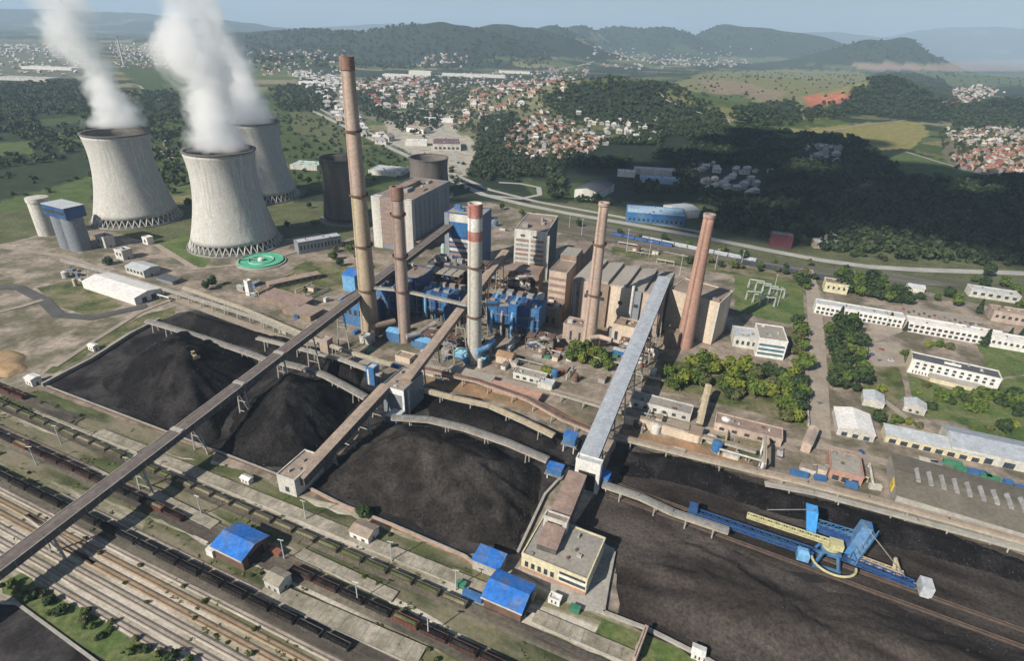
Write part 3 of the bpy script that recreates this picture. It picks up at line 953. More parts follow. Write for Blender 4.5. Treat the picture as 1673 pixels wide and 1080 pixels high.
heap('long low coal heap behind the curved trestle', [(262, 532), (318, 512), (430, 545), (520, 572), (600, 608), (590, 636), (500, 598), (420, 574)], 10, M_coal, slope=.7, seed=3)
heap('broad brownish coal heap in front of the slender white chimney', [(520, 792), (570, 735), (650, 692), (760, 706), (890, 770), (880, 830), (848, 898), (740, 880), (600, 830)], 27, M_coalm, slope=.66, seed=4)
heap('low coal heap under the pale pipe conveyor', [(690, 648), (780, 660), (905, 715), (912, 738), (800, 714), (700, 682)], 6, M_coal, seed=5)
heap('long flat coal heap behind the blue stacking machine', [(1015, 735), (1110, 748), (1300, 805), (1420, 835), (1560, 875), (1680, 915), (1720, 965), (1500, 905), (1330, 862), (1150, 805), (1010, 775)], 5, M_coal, slope=.35, seed=6)
heap('wide low coal heap in the lower right corner', [(1005, 930), (1060, 880), (1180, 890), (1350, 960), (1500, 1000), (1740, 1090), (1740, 1180), (1300, 1130), (1150, 1068), (1015, 1000)], 8, M_coalr, slope=.3, seed=7)
heap('ochre yellow spoil heap at the left edge by the yard corner', [(-30, 590), (10, 572), (42, 580), (45, 605), (10, 618), (-30, 615)], 3.5, M_ochre, name='spoil_heap', seed=8, cat='spoil heap', group='spoil heaps')

def coal_lumps():
    p = np.concatenate(LUMPS)
    rs = np.random.RandomState(4)
    base = np.array([(1, 0, -.3), (-.5, .87, -.3), (-.5, -.87, -.3), (.1, 0, 1)], float)
    n = len(p)
    sz = .18 + .45 * rs.rand(n, 1, 1) ** 2
    V = (base[None] + rs.normal(0, .25, (n, 4, 3))) * sz + p[:, None, :]
    Fq = (np.array([(0, 1, 3), (1, 2, 3), (2, 0, 3), (0, 2, 1)])[None] + 4 * np.arange(n)[:, None, None]).reshape(-1, 3)
    tag(link('coal_lumps', np_mesh('coal_lumps', V.reshape(-1, 3), Fq, M('lump_coal', (.03, .028, .028), (.075, .068, .063), scale=.9))), 'loose lumps of coal along the heap edges', 'coal', kind='stuff')
coal_lumps()
def bulldozer(heap_o, px, py, rot):
    bpy.context.view_layer.update()
    q = ray(px, py)
    o = Vector((0, 0, CAM_H)) - heap_o.location
    ok, hit, nrm, _ = heap_o.ray_cast(o, q.normalized())
    if not ok:
        return
    t = thing('bulldozer', 'small grey yellow bulldozer on top of the big black coal heap', 'bulldozer', hit + heap_o.location - Vector((0, 0, .2)), rot)
    y = M('bulldozer_paint', (.36, .30, .17), (.26, .22, .14), scale=.8)
    for s_ in (-1, 1):
        m = MB(); m.hexa([(-2.2, s_ * 1.3 - .4, 0), (2.2, s_ * 1.3 - .4, 0), (2.2, s_ * 1.3 + .4, 0), (-2.2, s_ * 1.3 + .4, 0)], [(-2.7, s_ * 1.3 - .4, 1.1), (2.7, s_ * 1.3 - .4, 1.1), (2.7, s_ * 1.3 + .4, 1.1), (-2.7, s_ * 1.3 + .4, 1.1)]); m.build('crawler_track', M_under, t)
    MB().box(-2.3, 2.5, -.88, .88, .6, 2.1).build('body', y, t)
    c = MB().box(-1.9, .3, -.85, .85, 2.11, 3.7).build('cab', M_rail, t)
    MB().box(-2.0, .4, -.95, .95, 3.71, 3.9).build('cab_roof', y, c)
    m = MB(); m.hexa([(3.2, -2.1, .1), (3.5, -2.1, .1), (3.5, 2.1, .1), (3.2, 2.1, .1)], [(3.0, -2.1, 1.7), (3.2, -2.1, 1.7), (3.2, 2.1, 1.7), (3.0, 2.1, 1.7)]); m.build('blade', y, t)
    for s_ in (-1.2, 1.2): MB().beam((0, s_, .8), (3.1, s_ * 1.2, .7), .25, .3).build('blade_arm', M_rail, t)
bulldozer(big_heap, 318, 583, R(-40))
# two crossovers in the rail yard
for a_, o1, o2 in ((120, -9.8, -14.6), (60, -19.5, -24.3)):
    track(LD[0] + LD[2] * a_ + sd * o1, LD[0] + LD[2] * (a_ + 55) + sd * o2, M_bal)
# ------------------------------------------------------------------ works buildings
M_beige = M('beige_render', (.64, .53, .41), (.52, .43, .33), scale=.12, streak=.15, c3=(.46, .38, .30), s3=.06)
M_beige2 = M('pink_beige_render', (.58, .45, .365), (.46, .355, .29), scale=.12, streak=.15, c3=(.30, .24, .20), s3=.05)
M_yel = M('yellow_render', (.60, .54, .36), (.50, .45, .31), scale=.2, streak=.2)
M_brown = M('brown_cladding', (.27, .20, .15), (.19, .145, .11), scale=.12, streak=.12)
M_louv = M('pink_brown_louvre', (.30, .215, .18), (.22, .16, .135), scale=.2, streak=4)
M_gclad = M('grey_blue_cladding', (.23, .25, .275), (.17, .19, .215), scale=.06, streak=.08, rough=.6)
M_wclad = M('white_cladding', (.58, .57, .52), (.44, .43, .40), scale=.2, streak=.12, c3=(.36, .34, .30), s3=.07, lo=.42, hi=.7)
M_blue = M('blue_cladding', (.035, .14, .33), (.025, .09, .23), scale=.18, streak=.2, rough=.6, c3=(.085, .17, .29), s3=.09, lo=.42, hi=.6, grain=.35)
M_navy = M('navy_cladding', (.03, .075, .22), (.02, .05, .15), scale=.15, streak=.2, rough=.5, c3=(.04, .10, .22), s3=.07)
M_blueroof = M('bright_blue_roof', (.025, .16, .52), (.02, .125, .42), scale=.2, rough=.6, c3=(.13, .16, .23), s3=.16, lo=.46, hi=.74, grain=.3)
M_rgrey = M('grey_roof_felt', (.26, .245, .225), (.19, .18, .165), scale=.08, c3=(.32, .29, .25), s3=.04)
M_rbrown = M('brown_roof_felt', (.22, .165, .135), (.155, .12, .10), scale=.09, c3=(.28, .22, .18), s3=.05)
M_rdark = M('dark_roof', (.10, .105, .115), (.075, .08, .09), scale=.1)
M_rpale = M('pale_metal_roof', (.48, .50, .52), (.40, .42, .44), scale=.12, rough=.55)
M_rwhite = M('white_metal_roof', (.72, .70, .67), (.62, .60, .58), scale=.12, rough=.6)
M_glass = M('dark_glazing', (.05, .065, .08), (.03, .04, .05), scale=.4, rough=.25, spec=.5)
M_duct = M('duct_metal', (.33, .32, .31), (.22, .215, .21), scale=.3, rough=.55)
M_lblue = M('light_blue_duct', (.16, .36, .58), (.12, .28, .48), scale=.3, rough=.5)
M_pipe = M('tan_pipe_lagging', (.46, .38, .26), (.36, .295, .20), scale=.3)
M_green = M('green_basin_paint', (.10, .42, .26), (.075, .33, .21), scale=.15)
M_gal = M('weathered_gallery_roof', (.155, .128, .118), (.105, .088, .083), scale=.25, streak=1)
M_galp = M('pale_brown_gallery_roof', (.34, .27, .215), (.26, .205, .165), scale=.2)
M_galg = M('grey_blue_gallery_roof', (.36, .39, .43), (.30, .325, .36), scale=.2, rough=.55)
M_galw = M('gallery_side', (.12, .11, .105), (.08, .075, .072), scale=.3)
def wins(par, L, D, specs, mat=None, name='window'):
    """specs: (face, count, z0, z1, x0, x1, fill) panes set 6 cm proud of the wall"""
    for (face, n, z0, z1, x0, x1, fill) in specs:
        for k in range(n):
            a = x0 + (x1 - x0) * (k + .5 - fill / 2) / n
            b = x0 + (x1 - x0) * (k + .5 + fill / 2) / n
            m = MB()
            if face == 'f': m.box(a, b, -.06, .1, z0, z1)
            elif face == 'b': m.box(a, b, D - .1, D + .06, z0, z1)
            elif face == 'r': m.box(L - .1, L + .06, a, b, z0, z1)
            else: m.box(-.06, .1, a, b, z0, z1)
            w_ = m.build(name, mat or M_glass, par)
            if name == 'window' and b - a < 6:
                m = MB()
                if face == 'f': m.box(a - .15, b + .15, -.28, -.061, z0 - .22, z0 - .02)
                elif face == 'b': m.box(a - .15, b + .15, D + .061, D + .28, z0 - .22, z0 - .02)
                elif face == 'r': m.box(L + .061, L + .28, a - .15, b + .15, z0 - .22, z0 - .02)
                else: m.box(-.28, -.061, a - .15, b + .15, z0 - .22, z0 - .02)
                m.build('sill', M_conc2, w_)
def block(label, A, rot, L, D, h, wall, roof, kind='flat', name='building', cat='building', ws=(), wmat=None, group=None, rise=2.0, over=.4, nsaw=4):
    loc = A if isinstance(A, Vector) else P(*A)
    t = thing(name, label, cat, loc, rot, group)
    w = MB()
    if kind == 'flat':
        w.box(0, L, 0, D, 0, h)
        w.build('wall', wall, t)
        r = MB().box(.5, L - .5, .5, D - .5, h + .01, h + .25)
        roof_o = r.build('roof', roof, t)
        p = MB()
        pt = .9
        p.box(-.15, L + .15, -.15, .45, h + .005, h + pt); p.box(-.15, L + .15, D - .45, D + .15, h + .005, h + pt)
        p.box(-.15, .45, .452, D - .452, h + .005, h + pt); p.box(L - .45, L + .15, .452, D - .452, h + .005, h + pt)
        p.build('parapet', wall, t)
    elif kind in ('gable', 'gabley'):
        if kind == 'gable':
            w.hexa([(0, 0, 0), (L, 0, 0), (L, D, 0), (0, D, 0)], [(0, 0, h), (L, 0, h), (L, D, h), (0, D, h)])
            w.poly([(0, 0, h), (0, D, h), (0, D / 2, h + rise)][::-1]); w.poly([(L, 0, h), (L, D, h), (L, D / 2, h + rise)])
            w.build('wall', wall, t)
            r = MB()
            for (ya, yb, za, zb) in ((-over, D / 2, h - over * 2 * rise / D, h + rise), (D / 2, D + over, h + rise, h - over * 2 * rise / D)):
                r.hexa([(-over, ya, za + .02), (L + over, ya, za + .02), (L + over, yb, zb + .02), (-over, yb, zb + .02)], [(-over, ya, za + .25), (L + over, ya, za + .25), (L + over, yb, zb + .25), (-over, yb, zb + .25)])
            r.build('roof', roof, t)
        else:
            w.box(0, L, 0, D, 0, h)
            w.poly([(0, 0, h), (L, 0, h), (L / 2, 0, h + rise)]); w.poly([(0, D, h), (L, D, h), (L / 2, D, h + rise)][::-1])
            w.build('wall', wall, t)
            r = MB()
            for (xa, xb, za, zb) in ((-over, L / 2, h - over * 2 * rise / L, h + rise), (L / 2, L + over, h + rise, h - over * 2 * rise / L)):
                r.hexa([(xa, -over, za + .02), (xb, -over, zb + .02), (xb, D + over, zb + .02), (xa, D + over, za + .02)], [(xa, -over, za + .25), (xb, -over, zb + .25), (xb, D + over, zb + .25), (xa, D + over, za + .25)])
            r.build('roof', roof, t)
    elif kind == 'saw':
        w.box(0, L, 0, D, 0, h)
        w.build('wall', wall, t)
        p = L / nsaw
        for k in range(nsaw):
            x0, x1 = k * p + .1, (k + 1) * p - .1
            r = MB()
            r.hexa([(x0, .3, h + .01), (x1, .3, h + .01), (x1, D - .3, h + .01), (x0, D - .3, h + .01)], [(x0, .3, h + .3), (x1, .3, h + rise), (x1, D - .3, h + rise), (x0, D - .3, h + .3)])
            r.build('roof_bay', roof, t)
    elif kind == 'mono':
        w.hexa([(0, 0, 0), (L, 0, 0), (L, D, 0), (0, D, 0)], [(0, 0, h), (L, 0, h), (L, D, h + rise), (0, D, h + rise)])
        w.build('wall', wall, t)
        k = rise / D
        r = MB().hexa([(-over, -over, h - over * k + .02), (L + over, -over, h - over * k + .02), (L + over, D + over, h + rise + over * k + .02), (-over, D + over, h + rise + over * k + .02)],
                      [(-over, -over, h - over * k + .3), (L + over, -over, h - over * k + .3), (L + over, D + over, h + rise + over * k + .3), (-over, D + over, h + rise + over * k + .3)])
        r.build('roof', roof, t)
    if ws:
        wins(t, L, D, ws, wmat)
    if name in ('office_block', 'dormitory', 'laboratory', 'house', 'store', 'workshop', 'shed', 'hut', 'pump_house', 'bunker_house') and D > 3:
        dr = MB(); dr.box(L - .05, L + .07, D * .4, D * .4 + min(1.3, D * .2), .05, min(2.3, h * .7))
        dr = dr.build('door', M_rust, t)
        MB().box(L + .001, L + .1, D * .4 - .12, D * .4 - .005, .05, min(2.4, h * .72)).build('door_frame', M_conc2, dr)
    if kind == 'flat' and L * D > 110 and h < 20:
        rr = random.Random(len(label) * 7 + int(L * 3))
        for k in range(2 + int(L * D / 160)):
            x, y = rr.uniform(1.2, max(1.3, L - 4)), rr.uniform(1.2, max(1.3, D - 3.5))
            a_, b_, c_ = rr.uniform(.8, 2.6), rr.uniform(.8, 2.0), rr.uniform(.5, 1.6)
            add(roof_o, 'roof_vent', rr.choice([M_steel, M_conc2, M_rust, M_wclad]), (x, min(L - .6, x + a_), y, min(D - .6, y + b_), h + .26, h + .26 + c_))
    return t
def add(par, name, mat, *boxes):
    m = MB()
    for b in boxes:
        m.box(*b)
    return m.build(name, mat, par)
def roof_bits(par, L, D, h, n, seed, mats, zmax=4):
    r = random.Random(seed)
    for k in range(n):
        x, y = r.uniform(.1, .85) * L, r.uniform(.1, .85) * D
        a, b, c = r.uniform(1.5, .12 * L + 2), r.uniform(1.5, .1 * D + 2), r.uniform(1, zmax)
        add(par, 'roof_vent', r.choice(mats), (x, min(L - 1, x + a), y, min(D - 1, y + b), h + .26, h + .26 + c))
R20 = R(-20)
# big grey boiler house at the back left
t = block('big boiler house with brown roof, pale corner piers and grey blue side', (613, 403), R(-17), 46, 96, 55, M_gclad, M_rbrown, name='boiler_house', cat='boiler house')
add(t, 'corner_pier', M_wclad, (-.4, 10, -.5, 8, 0, 55.6)); add(t, 'corner_pier', M_wclad, (38.5, 46.4, -.5, 6, 0, 55.6))
for k in range(9):
    add(t, 'louvre_band', M_louv, (10.1, 38.4, -.35, .2, 6 + k * 5.4, 6 + k * 5.4 + 4.7))
add(t, 'side_canopy', M_rbrown, (46.1, 52, 2, 92, 11, 12))
for k in range(8):
    add(t, 'cladding_rib', M_gclad, (46.0, 46.5, 8 + k * 11, 9 + k * 11, 12.1, 50))
add(t, 'penthouse', M_rbrown, (12, 22, 30, 70, 55.3, 60)); roof_bits(t, 46, 96, 55, 9, 3, [M_rbrown, M_duct, M_rgrey])
# blue and white tower block
t = block('tall block with blue panel and banded floors behind the banded chimney', (729, 441), R(-15), 37, 28, 58, M_navy, M_rgrey, name='boiler_house', cat='boiler house')
add(t, 'blue_panel', M_blue, (5, 22, -.4, .1, 36, 50)); add(t, 'pale_band', M_wclad, (.2, 36.8, -.35, .1, 50.2, 57.8))
for k in range(7):
    add(t, 'floor_band', M_louv if k % 2 else M_wclad, (.3, 36.7, -.5 - .02 * k, .1, 2 + k * 4.8, 4.9 + k * 4.8))
add(t, 'pier', M_gclad, (-.6, 4, -.8, 3, 0, 58.4)); roof_bits(t, 37, 28, 58, 6, 5, [M_blue, M_duct, M_rbrown], 5)
t = thing('silo', 'slim pale green vessel standing in front of the banded block', 'silo', P(725, 436))
MB().lathe([(2.6, 0), (2.6, 21), (1.6, 24), (.4, 24.6)], 20).build('shell', M('pale_green_steel', (.38, .50, .46), (.30, .40, .37), scale=.3), t, smooth=False)
MB().lathe([(3.4, 0), (3.4, 1.4), (2.7, 1.5)], 20, cap=False).build('plinth', M_brown, t)
# white boiler house
t = block('white boiler house with rows of dark louvred floors and brown roof', (838, 451), R(-13), 31, 58, 47, M_wclad, M_rbrown, name='boiler_house', cat='boiler house')
for k in range(8):
    for j in range(2):
        add(t, 'louvre_band', M_louv if k % 3 else M_duct, (1.5 + j * 14.6, 14 + j * 14.6, -.25, .1, 4 + k * 4.6, 6.6 + k * 4.6))
add(t, 'dark_opening', M_soot_shade, (6, 10, -.3, .1, 41.5, 43), (18, 22, -.3, .1, 41, 42.6))  # black plates on the wall, painted as unlit openings
add(t, 'dark_side_sheet', M('dark_blue_grey_side', (.085, .115, .14), (.06, .08, .10), scale=.1, streak=.1), (31.0, 31.4, 5, 57.5, 2, 46))  # darker blue grey sheet over the right wall only
add(t, 'corner_duct', M_wclad, (31.05, 33.5, .2, 3, 0, 44)); roof_bits(t, 31, 58, 47, 6, 6, [M_rbrown, M_duct])
t = block('lower brown roofed annex in front of the white boiler house', (813, 489), R(-13), 36, 21, 27, M_brown, M_rbrown, name='annex', ws=[('f', 5, 16, 22, 2, 34, .7)])
t = block('narrow brown bunker block with stepped roofs right of the white boiler house', (893, 507), R(-20), 15, 30, 36, M_beige2, M_rbrown, name='bunker_block')
add(t, 'step_block', M_brown, (.3, 14.7, 30.1, 52, 0, 41)); add(t, 'step_roof', M_rgrey, (.5, 14.5, 30.2, 51.8, 41.02, 41.5)); add(t, 'rear_block', M_brown, (.3, 14.7, 52.1, 95, 0, 34)); add(t, 'rear_roof', M_rbrown, (.5, 14.5, 52.2, 94.8, 34.02, 34.5))
for k in range(5): add(t, 'floor_band', M_louv, (.4, 14.6, -.2, .1, 5 + k * 6, 7.5 + k * 6))
# dust collectors: row of blue filter blocks
def filter_block(label, A, rot, n, w, D, h, seed):
    t = thing('dust_filter', label, 'dust filter', P(*A), rot, 'blue dust filters')
    r = random.Random(seed)
    for k in range(n):
        x = k * w
        m = MB()
        m.box(x + .2, x + w - .2, 0, D, h * .36, h)
        m.hexa([(x + w * .35, D * .3, h * .12), (x + w * .65, D * .3, h * .12), (x + w * .65, D * .7, h * .12), (x + w * .35, D * .7, h * .12)], [(x + .2, 0, h * .359), (x + w - .2, 0, h * .359), (x + w - .2, D, h * .359), (x + .2, D, h * .359)])
        m.build('casing', M_blue if k % 2 == 0 else M_navy, t)
        d = MB().tube([(x + w / 2, -1, h * .12), (x + w / 2, -2.0, h * .3), (x + w / 2, -1.6, h * (.55 + .3 * r.random())), (x + w / 2, 2, h * .9), (x + w / 2, D * .5, h + 1.4)], w * r.uniform(.09, .16), 10)
        d.build('duct', r.choice([M_lblue, M_duct, M_navy, M_blue]), t)
        for s in (.3, w - .9):
            add(t, 'leg', M_steel, (x + s, x + s + .6, .3, .9, 0, h * .36)); add(t, 'leg', M_steel, (x + s, x + s + .6, D - .9, D - .3, 0, h * .36))
        add(t, 'roof_plant', r.choice([M_duct, M_wclad, M_rgrey, M_rbrown]), (x + 1.5, x + w - 2, D * .55 + 3, D * .9, h + .02, h + 2 + 2 * r.random()))
        add(t, 'roof_hopper', r.choice([M_duct, M_rbrown, M_rgrey]), (x + 1, x + w - 3, 3.2, 5.5, h + .02, h + 1.6))
    for z in (h * .45, h * .7):
        add(t, 'walkway', M_steel, (-.5, n * w + .5, -1.1, -.05, z, z + .18))
        add(t, 'handrail', M_steel, (-.5, n * w + .5, -1.12, -1.04, z + 1.0, z + 1.12))
    return t
filter_block('blue dust filter block with pipes behind the banded chimney base', (795, 548), R(-16), 5, 8.2, 26, 29, 1)
filter_block('blue dust filter block between the weathered and the banded chimneys', (690, 520), R(-18), 4, 8.5, 18, 25, 2)
filter_block('blue dust filter block right behind the tallest chimney', (618, 522), R(-18), 3, 8.2, 18, 28, 3)
t = block('navy blue hall beside the tallest chimney under the long conveyor', (560, 528), R(-20), 26, 40, 20, M_blue, M_rbrown, name='filter_hall', ws=[('f', 5, 9, 14, 1, 25, .55)])
roof_bits(t, 26, 40, 20, 5, 12, [M_wclad, M_rbrown])
t = block('small bright blue tower left of the tallest chimney', (561, 474), R(-20), 13, 12, 15, M_lblue, M_blueroof, name='transfer_tower', kind='mono', rise=2)
t = block('low blue roofed pump house at the weathered chimney foot', (672, 566), R(-20), 20, 9, 6, M_blue, M_lblue, name='pump_house', kind='gable', rise=1.5)
t = block('small blue shed just left of the weathered chimney foot', (632, 556), R(-20), 11, 9, 8, M_blue, M_lblue, name='shed', kind='gable', rise=1.5)
# open steelwork with ducts between the chimneys
def rack(label, A, rot, nx, ny, nz, px_, py_, pz_, seed):
    t = thing('steel_frame', label, 'steel frame', P(*A), rot, 'open steel frames')
    r = random.Random(seed)
    m = MB()
    for i in range(nx + 1):
        for j in range(ny + 1):
            m.box(i * px_ - .25, i * px_ + .25, j * py_ - .25, j * py_ + .25, 0, nz * pz_)
    m.build('column_grid', M_rust, t)
    for k in range(1, nz + 1):
        f = MB()
        for j in range(ny + 1): f.box(0, nx * px_, j * py_ - .2, j * py_ + .2, k * pz_ + .01, k * pz_ + .5)
        for i in range(nx): f.box(i * px_ + .4, i * px_ + px_ * .9, .3, ny * py_ - .3, k * pz_ + .51, k * pz_ + .6)
        f.build('deck', M_rgrey if k % 2 else M_rust, t)
    for q in range(9):
        x, y, z = r.uniform(0, nx * px_ * .7), r.uniform(0, ny * py_), r.uniform(.3, 1.05) * nz * pz_
        MB().tube([(x, y, z), (x + r.uniform(4, 9), y + r.uniform(-2, 2), z + r.uniform(-3, 3)), (x + r.uniform(9, 13), y + r.uniform(-6, 6), z + r.uniform(-6, 2))], r.uniform(.8, 1.7), 10).build('duct', r.choice([M_duct, M_brown, M_wclad, M_duct, M_navy]), t)
t = block('dark navy boiler annex with brown roof between the tallest and weathered chimneys', (634, 508), R(-18), 30, 26, 33, M_navy, M_rbrown, name='annex', ws=[('f', 4, 8, 20, 2, 28, .5)])
for k in range(5): add(t, 'steel_band', M_steel, (-.3, 30.3, -.45, -.07, 4 + k * 6.2, 4.7 + k * 6.2)); add(t, 'steel_post', M_steel, (1 + k * 6.6, 1.7 + k * 6.6, -.9, -.46, 0, 32))
roof_bits(t, 30, 26, 33, 7, 31, [M_rbrown, M_duct, M_wclad], 5)
t = block('dark machine hall with crowded dark roof behind the weathered chimney', (700, 468), R(-17), 40, 22, 23, M('dark_grey_cladding', (.085, .085, .09), (.055, .055, .06), scale=.15, streak=.2), M_rdark, name='machine_hall', cat='hall', ws=[('f', 6, 4, 12, 2, 38, .6)])
roof_bits(t, 40, 22, 23, 14, 32, [M_rbrown, M_duct, M_wclad, M_steel], 6)
t = block('brown stepped ash house below the narrow brown bunker block', (862, 528), R(-16), 26, 18, 15, M_brown, M_rbrown, name='ash_house', ws=[('f', 4, 3, 9, 2, 24, .5)])
roof_bits(t, 26, 18, 15, 5, 33, [M_duct, M_rust, M_wclad], 5)
rack('dark steelwork with pale ducts between the weathered and banded chimneys', (688, 478), R(-18), 5, 3, 3, 7.5, 9, 7, 4)
rack('low dark steelwork with ducts at the weathered chimney foot', (690, 566), R(-18), 4, 2, 2, 7, 6, 5, 41)
rack('low steelwork with pale ducts right of the blue filter block', (858, 570), R(-16), 3, 2, 2, 7, 6, 5, 42)
rack('dark pipe steelwork in front of the stepped beige hall', (1010, 575), R(-22), 4, 1, 2, 6.5, 6, 5, 43)
rack('tall dark steelwork left of the narrow brown bunker block', (826, 500), R(-16), 3, 2, 4, 6, 6, 7, 44)
def flue(label, pts, r, m):
    w3 = [P(x, y, z) for x, y, z in pts]
    t = thing('flue_duct', label, 'flue duct', (w3[0].x, w3[0].y, 0), 0, 'flue ducts into the chimneys')
    o = Vector((w3[0].x, w3[0].y, 0))
    MB().tube([p - o for p in w3], r, 12).build('duct', m, t)
    for p in w3[1:-1]:
        q = p - o
        MB().box(q.x - .4, q.x + .4, q.y - .4, q.y + .4, 0, q.z - r).build('support', M_rust, t)
flue('rusty flue duct entering the tallest chimney from the right', [(606, 535, 12), (625, 530, 12), (645, 525, 12)], 2.4, M_brown)
flue('grey flue duct entering the weathered chimney from the right', [(664, 550, 10), (685, 545, 10), (700, 535, 10), (712, 528, 12)], 2.0, M_duct)
flue('blue flue duct entering the banded chimney from behind', [(778, 575, 11), (795, 568, 11), (806, 556, 12)], 2.1, M_lblue)
flue('pale flue duct entering the slender pinkish chimney', [(963, 552, 12), (980, 550, 12), (1000, 556, 13)], 1.8, M_beige2)
rack('steelwork with ducts behind the blue filter block by the banded chimney', (798, 490), R(-16), 4, 2, 3, 7, 7, 7, 5)
rack('steelwork with brown ducts below the blue and white tower block', (752, 462), R(-16), 4, 3, 2, 7.5, 8, 8, 6)
# beige halls on the right
hE = 36.0
E0, E1 = P(937, 455, hE), P(1083, 484, hE)
rotE = math.atan2(E1.y - E0.y, E1.x - E0.x)
LE = (E1 - E0).length
t = block('long beige hall with stepped pale roof behind the slender pinkish chimney', Vector((E0.x, E0.y, 0)), rotE, LE, 50, hE, M_beige2, M_rgrey, kind='saw', name='turbine_hall', cat='hall', rise=3.2, nsaw=5)
for k, (a, b, m) in enumerate(((.01, .10, M_brown), (.10, .26, M_beige2), (.30, .42, M_brown), (.45, .68, M_beige), (.70, .78, M_gclad), (.80, .92, M_beige2))):
    add(t, 'front_bay', m, (LE * a, LE * b, -2.2 - .15 * k, -.02, 0, hE + (1.2 if m is M_beige else .4)))
    add(t, 'bay_window', M_glass, (LE * (a + b) / 2 - 1.8, LE * (a + b) / 2 + 1.8, -2.3 - .15 * k, -2.0 - .15 * k, hE - 13, hE - 10))
MB().tube([(LE * .69, -3.2, 0), (LE * .69, -3.2, hE + 5)], 1.2, 10).build('vent_pipe', M_wclad, t)
MB().tube([(LE * .05, -3.2, 0), (LE * .05, -3.2, hE - 2)], 1.4, 10).build('vent_pipe', M_gclad, t)
t = block('beige annex with tall window slots at the slender chimney foot', (918, 558), rotE, 20, 14, 15, M_beige2, M_rbrown, name='annex', ws=[('f', 2, 3, 11, 3, 17, .25)])
add(t, 'roof_tank', M_wclad, (2, 6, 3, 7, 15.3, 18))
t = block('beige block with purple side left of the grey conveyor foot', (997, 562), rotE, 17, 14, 17, M_beige, M_brown, name='annex', ws=[('f', 1, 5, 12, 1, 6, .5)])
add(t, 'side_duct', M_duct, (-4, -.1, 2, 6, 0, 12)); add(t, 'roof_box', M_brown, (3, 9, 3, 9, 17.3, 20))
hF = 35.0
F0, F1 = P(1094, 474, hF), P(1176, 497, hF)
rotF = math.atan2(F1.y - F0.y, F1.x - F0.x)
LF = (F1 - F0).length
t = block('plain beige block with grey roof behind the pinkish brick chimney', Vector((F0.x, F0.y, 0)), rotF, LF, 31, hF, M_beige, M_rbrown, name='boiler_house', cat='boiler house')
add(t, 'recess', M_brown, (LF * .50, LF * .53, -.12, .1, 1, hF - 1)); roof_bits(t, LF, 31, hF, 3, 15, [M_rbrown], 2)
add(t, 'white_strip', M_wclad, (LF - 1.2, LF + .1, -.2, .9, 4, hF - .5))
t = block('small brown annex at the brick chimney foot beside the grey conveyor', (1082, 566), rotF, 11, 9, 13, M_brown, M_rbrown, name='annex')
# silos at the far left
def silo(label, A, r, h, capm, ch, n=1):
    t = thing('silo', label, 'silo', P(*A), R(-25), 'silos by the cooling tower')
    for k in range(n):
        MB().lathe([(r, 0), (r, h)], 36, cx=k * r * 1.75).build('shell', M_wclad if n == 1 else M_gclad, t)
    if n == 1:
        MB().lathe([(r + .8, h + .01), (r + .8, h + ch), (.1, h + ch + .3)], 36).build('cap', capm, t)
    else:
        L2 = r * 1.75 * (n - 1) + 2 * r
        add(t, 'head_house', capm, (-r - .5, L2 - r + .5, -r, r, h + .01, h + ch))
        add(t, 'head_roof', M_rpale, (-r - .8, L2 - r + .8, -r - .3, r + .3, h + ch + .01, h + ch + .5))
        add(t, 'window_band', M_glass, (-r + 1, L2 - r - 1, -r - .1, -r + .2, h + ch * .35, h + ch * .65))
        MB().tube([(-r - 1, -r * .4, 0), (-r - 1, -r * .4, h)], .9, 10).build('downpipe', M_wclad, t)
    return t
silo('single round white silo left of the blue topped twin silos', (80, 382), 9.5, 36, M_wclad, 4)
silo('twin grey silos joined under a navy blue head house', (117, 402), 9.5, 34, M_navy, 11, 2)
# small buildings on the left
block('long white warehouse with ribbed white roof standing alone on the left', (137, 471), R(-25), 70, 24, 6.5, M_white, M_rwhite, kind='gable', rise=2.2, name='warehouse', cat='warehouse', ws=[('r', 2, 0.3, 4.5, 4, 20, .5)])
block('small white workshop with grey roof above the pale road, right of the hedge', (207, 446), R(-25), 26, 16, 7, M_wclad, M_rpale, kind='gable', rise=1.6, name='workshop', ws=[('f', 5, 3, 5.5, 1, 25, .6)])
block('small pale cube building just right of the twin silos', (160, 402), R(-25), 14, 10, 11, M_wclad, M_rgrey, name='pump_house', ws=[('f', 2, 4, 8, 2, 12, .4)])
block('low pale pump house beside the dark bush near the silos', (190, 422), R(-25), 12, 10, 9, M_wclad, M_rpale, name='pump_house', ws=[('f', 2, 4, 7, 1, 11, .5)])
block('low grey shed between the white workshop and the pale road', (256, 458), R(-25), 22, 9, 3, M_gclad, M_rdark, name='shed', kind='mono', rise=.6)
block('small white kiosk at the corner of the lawn below the cooling towers', (234, 398), R(-25), 8, 7, 7, M_white, M_rwhite, name='kiosk', ws=[('f', 1, 2, 5, 2, 6, .6)])
block('long grey building with white gable between green tank and tallest chimney', (489, 416), R(38), 46, 13, 12, M_gclad, M_rpale, kind='flat', name='water_treatment_house', ws=[('f', 12, 4, 9, 1, 45, .55)])
block('long low brown roofed shed below the round green tank', (441, 474), R(40), 46, 9, 5, M_brown, M_galp, kind='gable', rise=1.5, name='shed', ws=[('f', 8, 1.5, 3.5, 1, 45, .5)])
block('wide flat brown roofed store beside the long conveyor and the pale road', (425, 492), R(-25), 44, 17, 5, M_brown, M_louv, name='store', kind='mono', rise=.8)
block('flat mauve roofed store left of the long conveyor, next to the brown one', (462, 512), R(-25), 30, 15, 4.5, M_brown, M_rbrown, name='store', kind='mono', rise=.5)
block('slim white tower by the pale road left of the brown roofed store', (402, 482), R(-25), 4.5, 4.5, 13, M_white, M_rwhite, name='tower_hut')
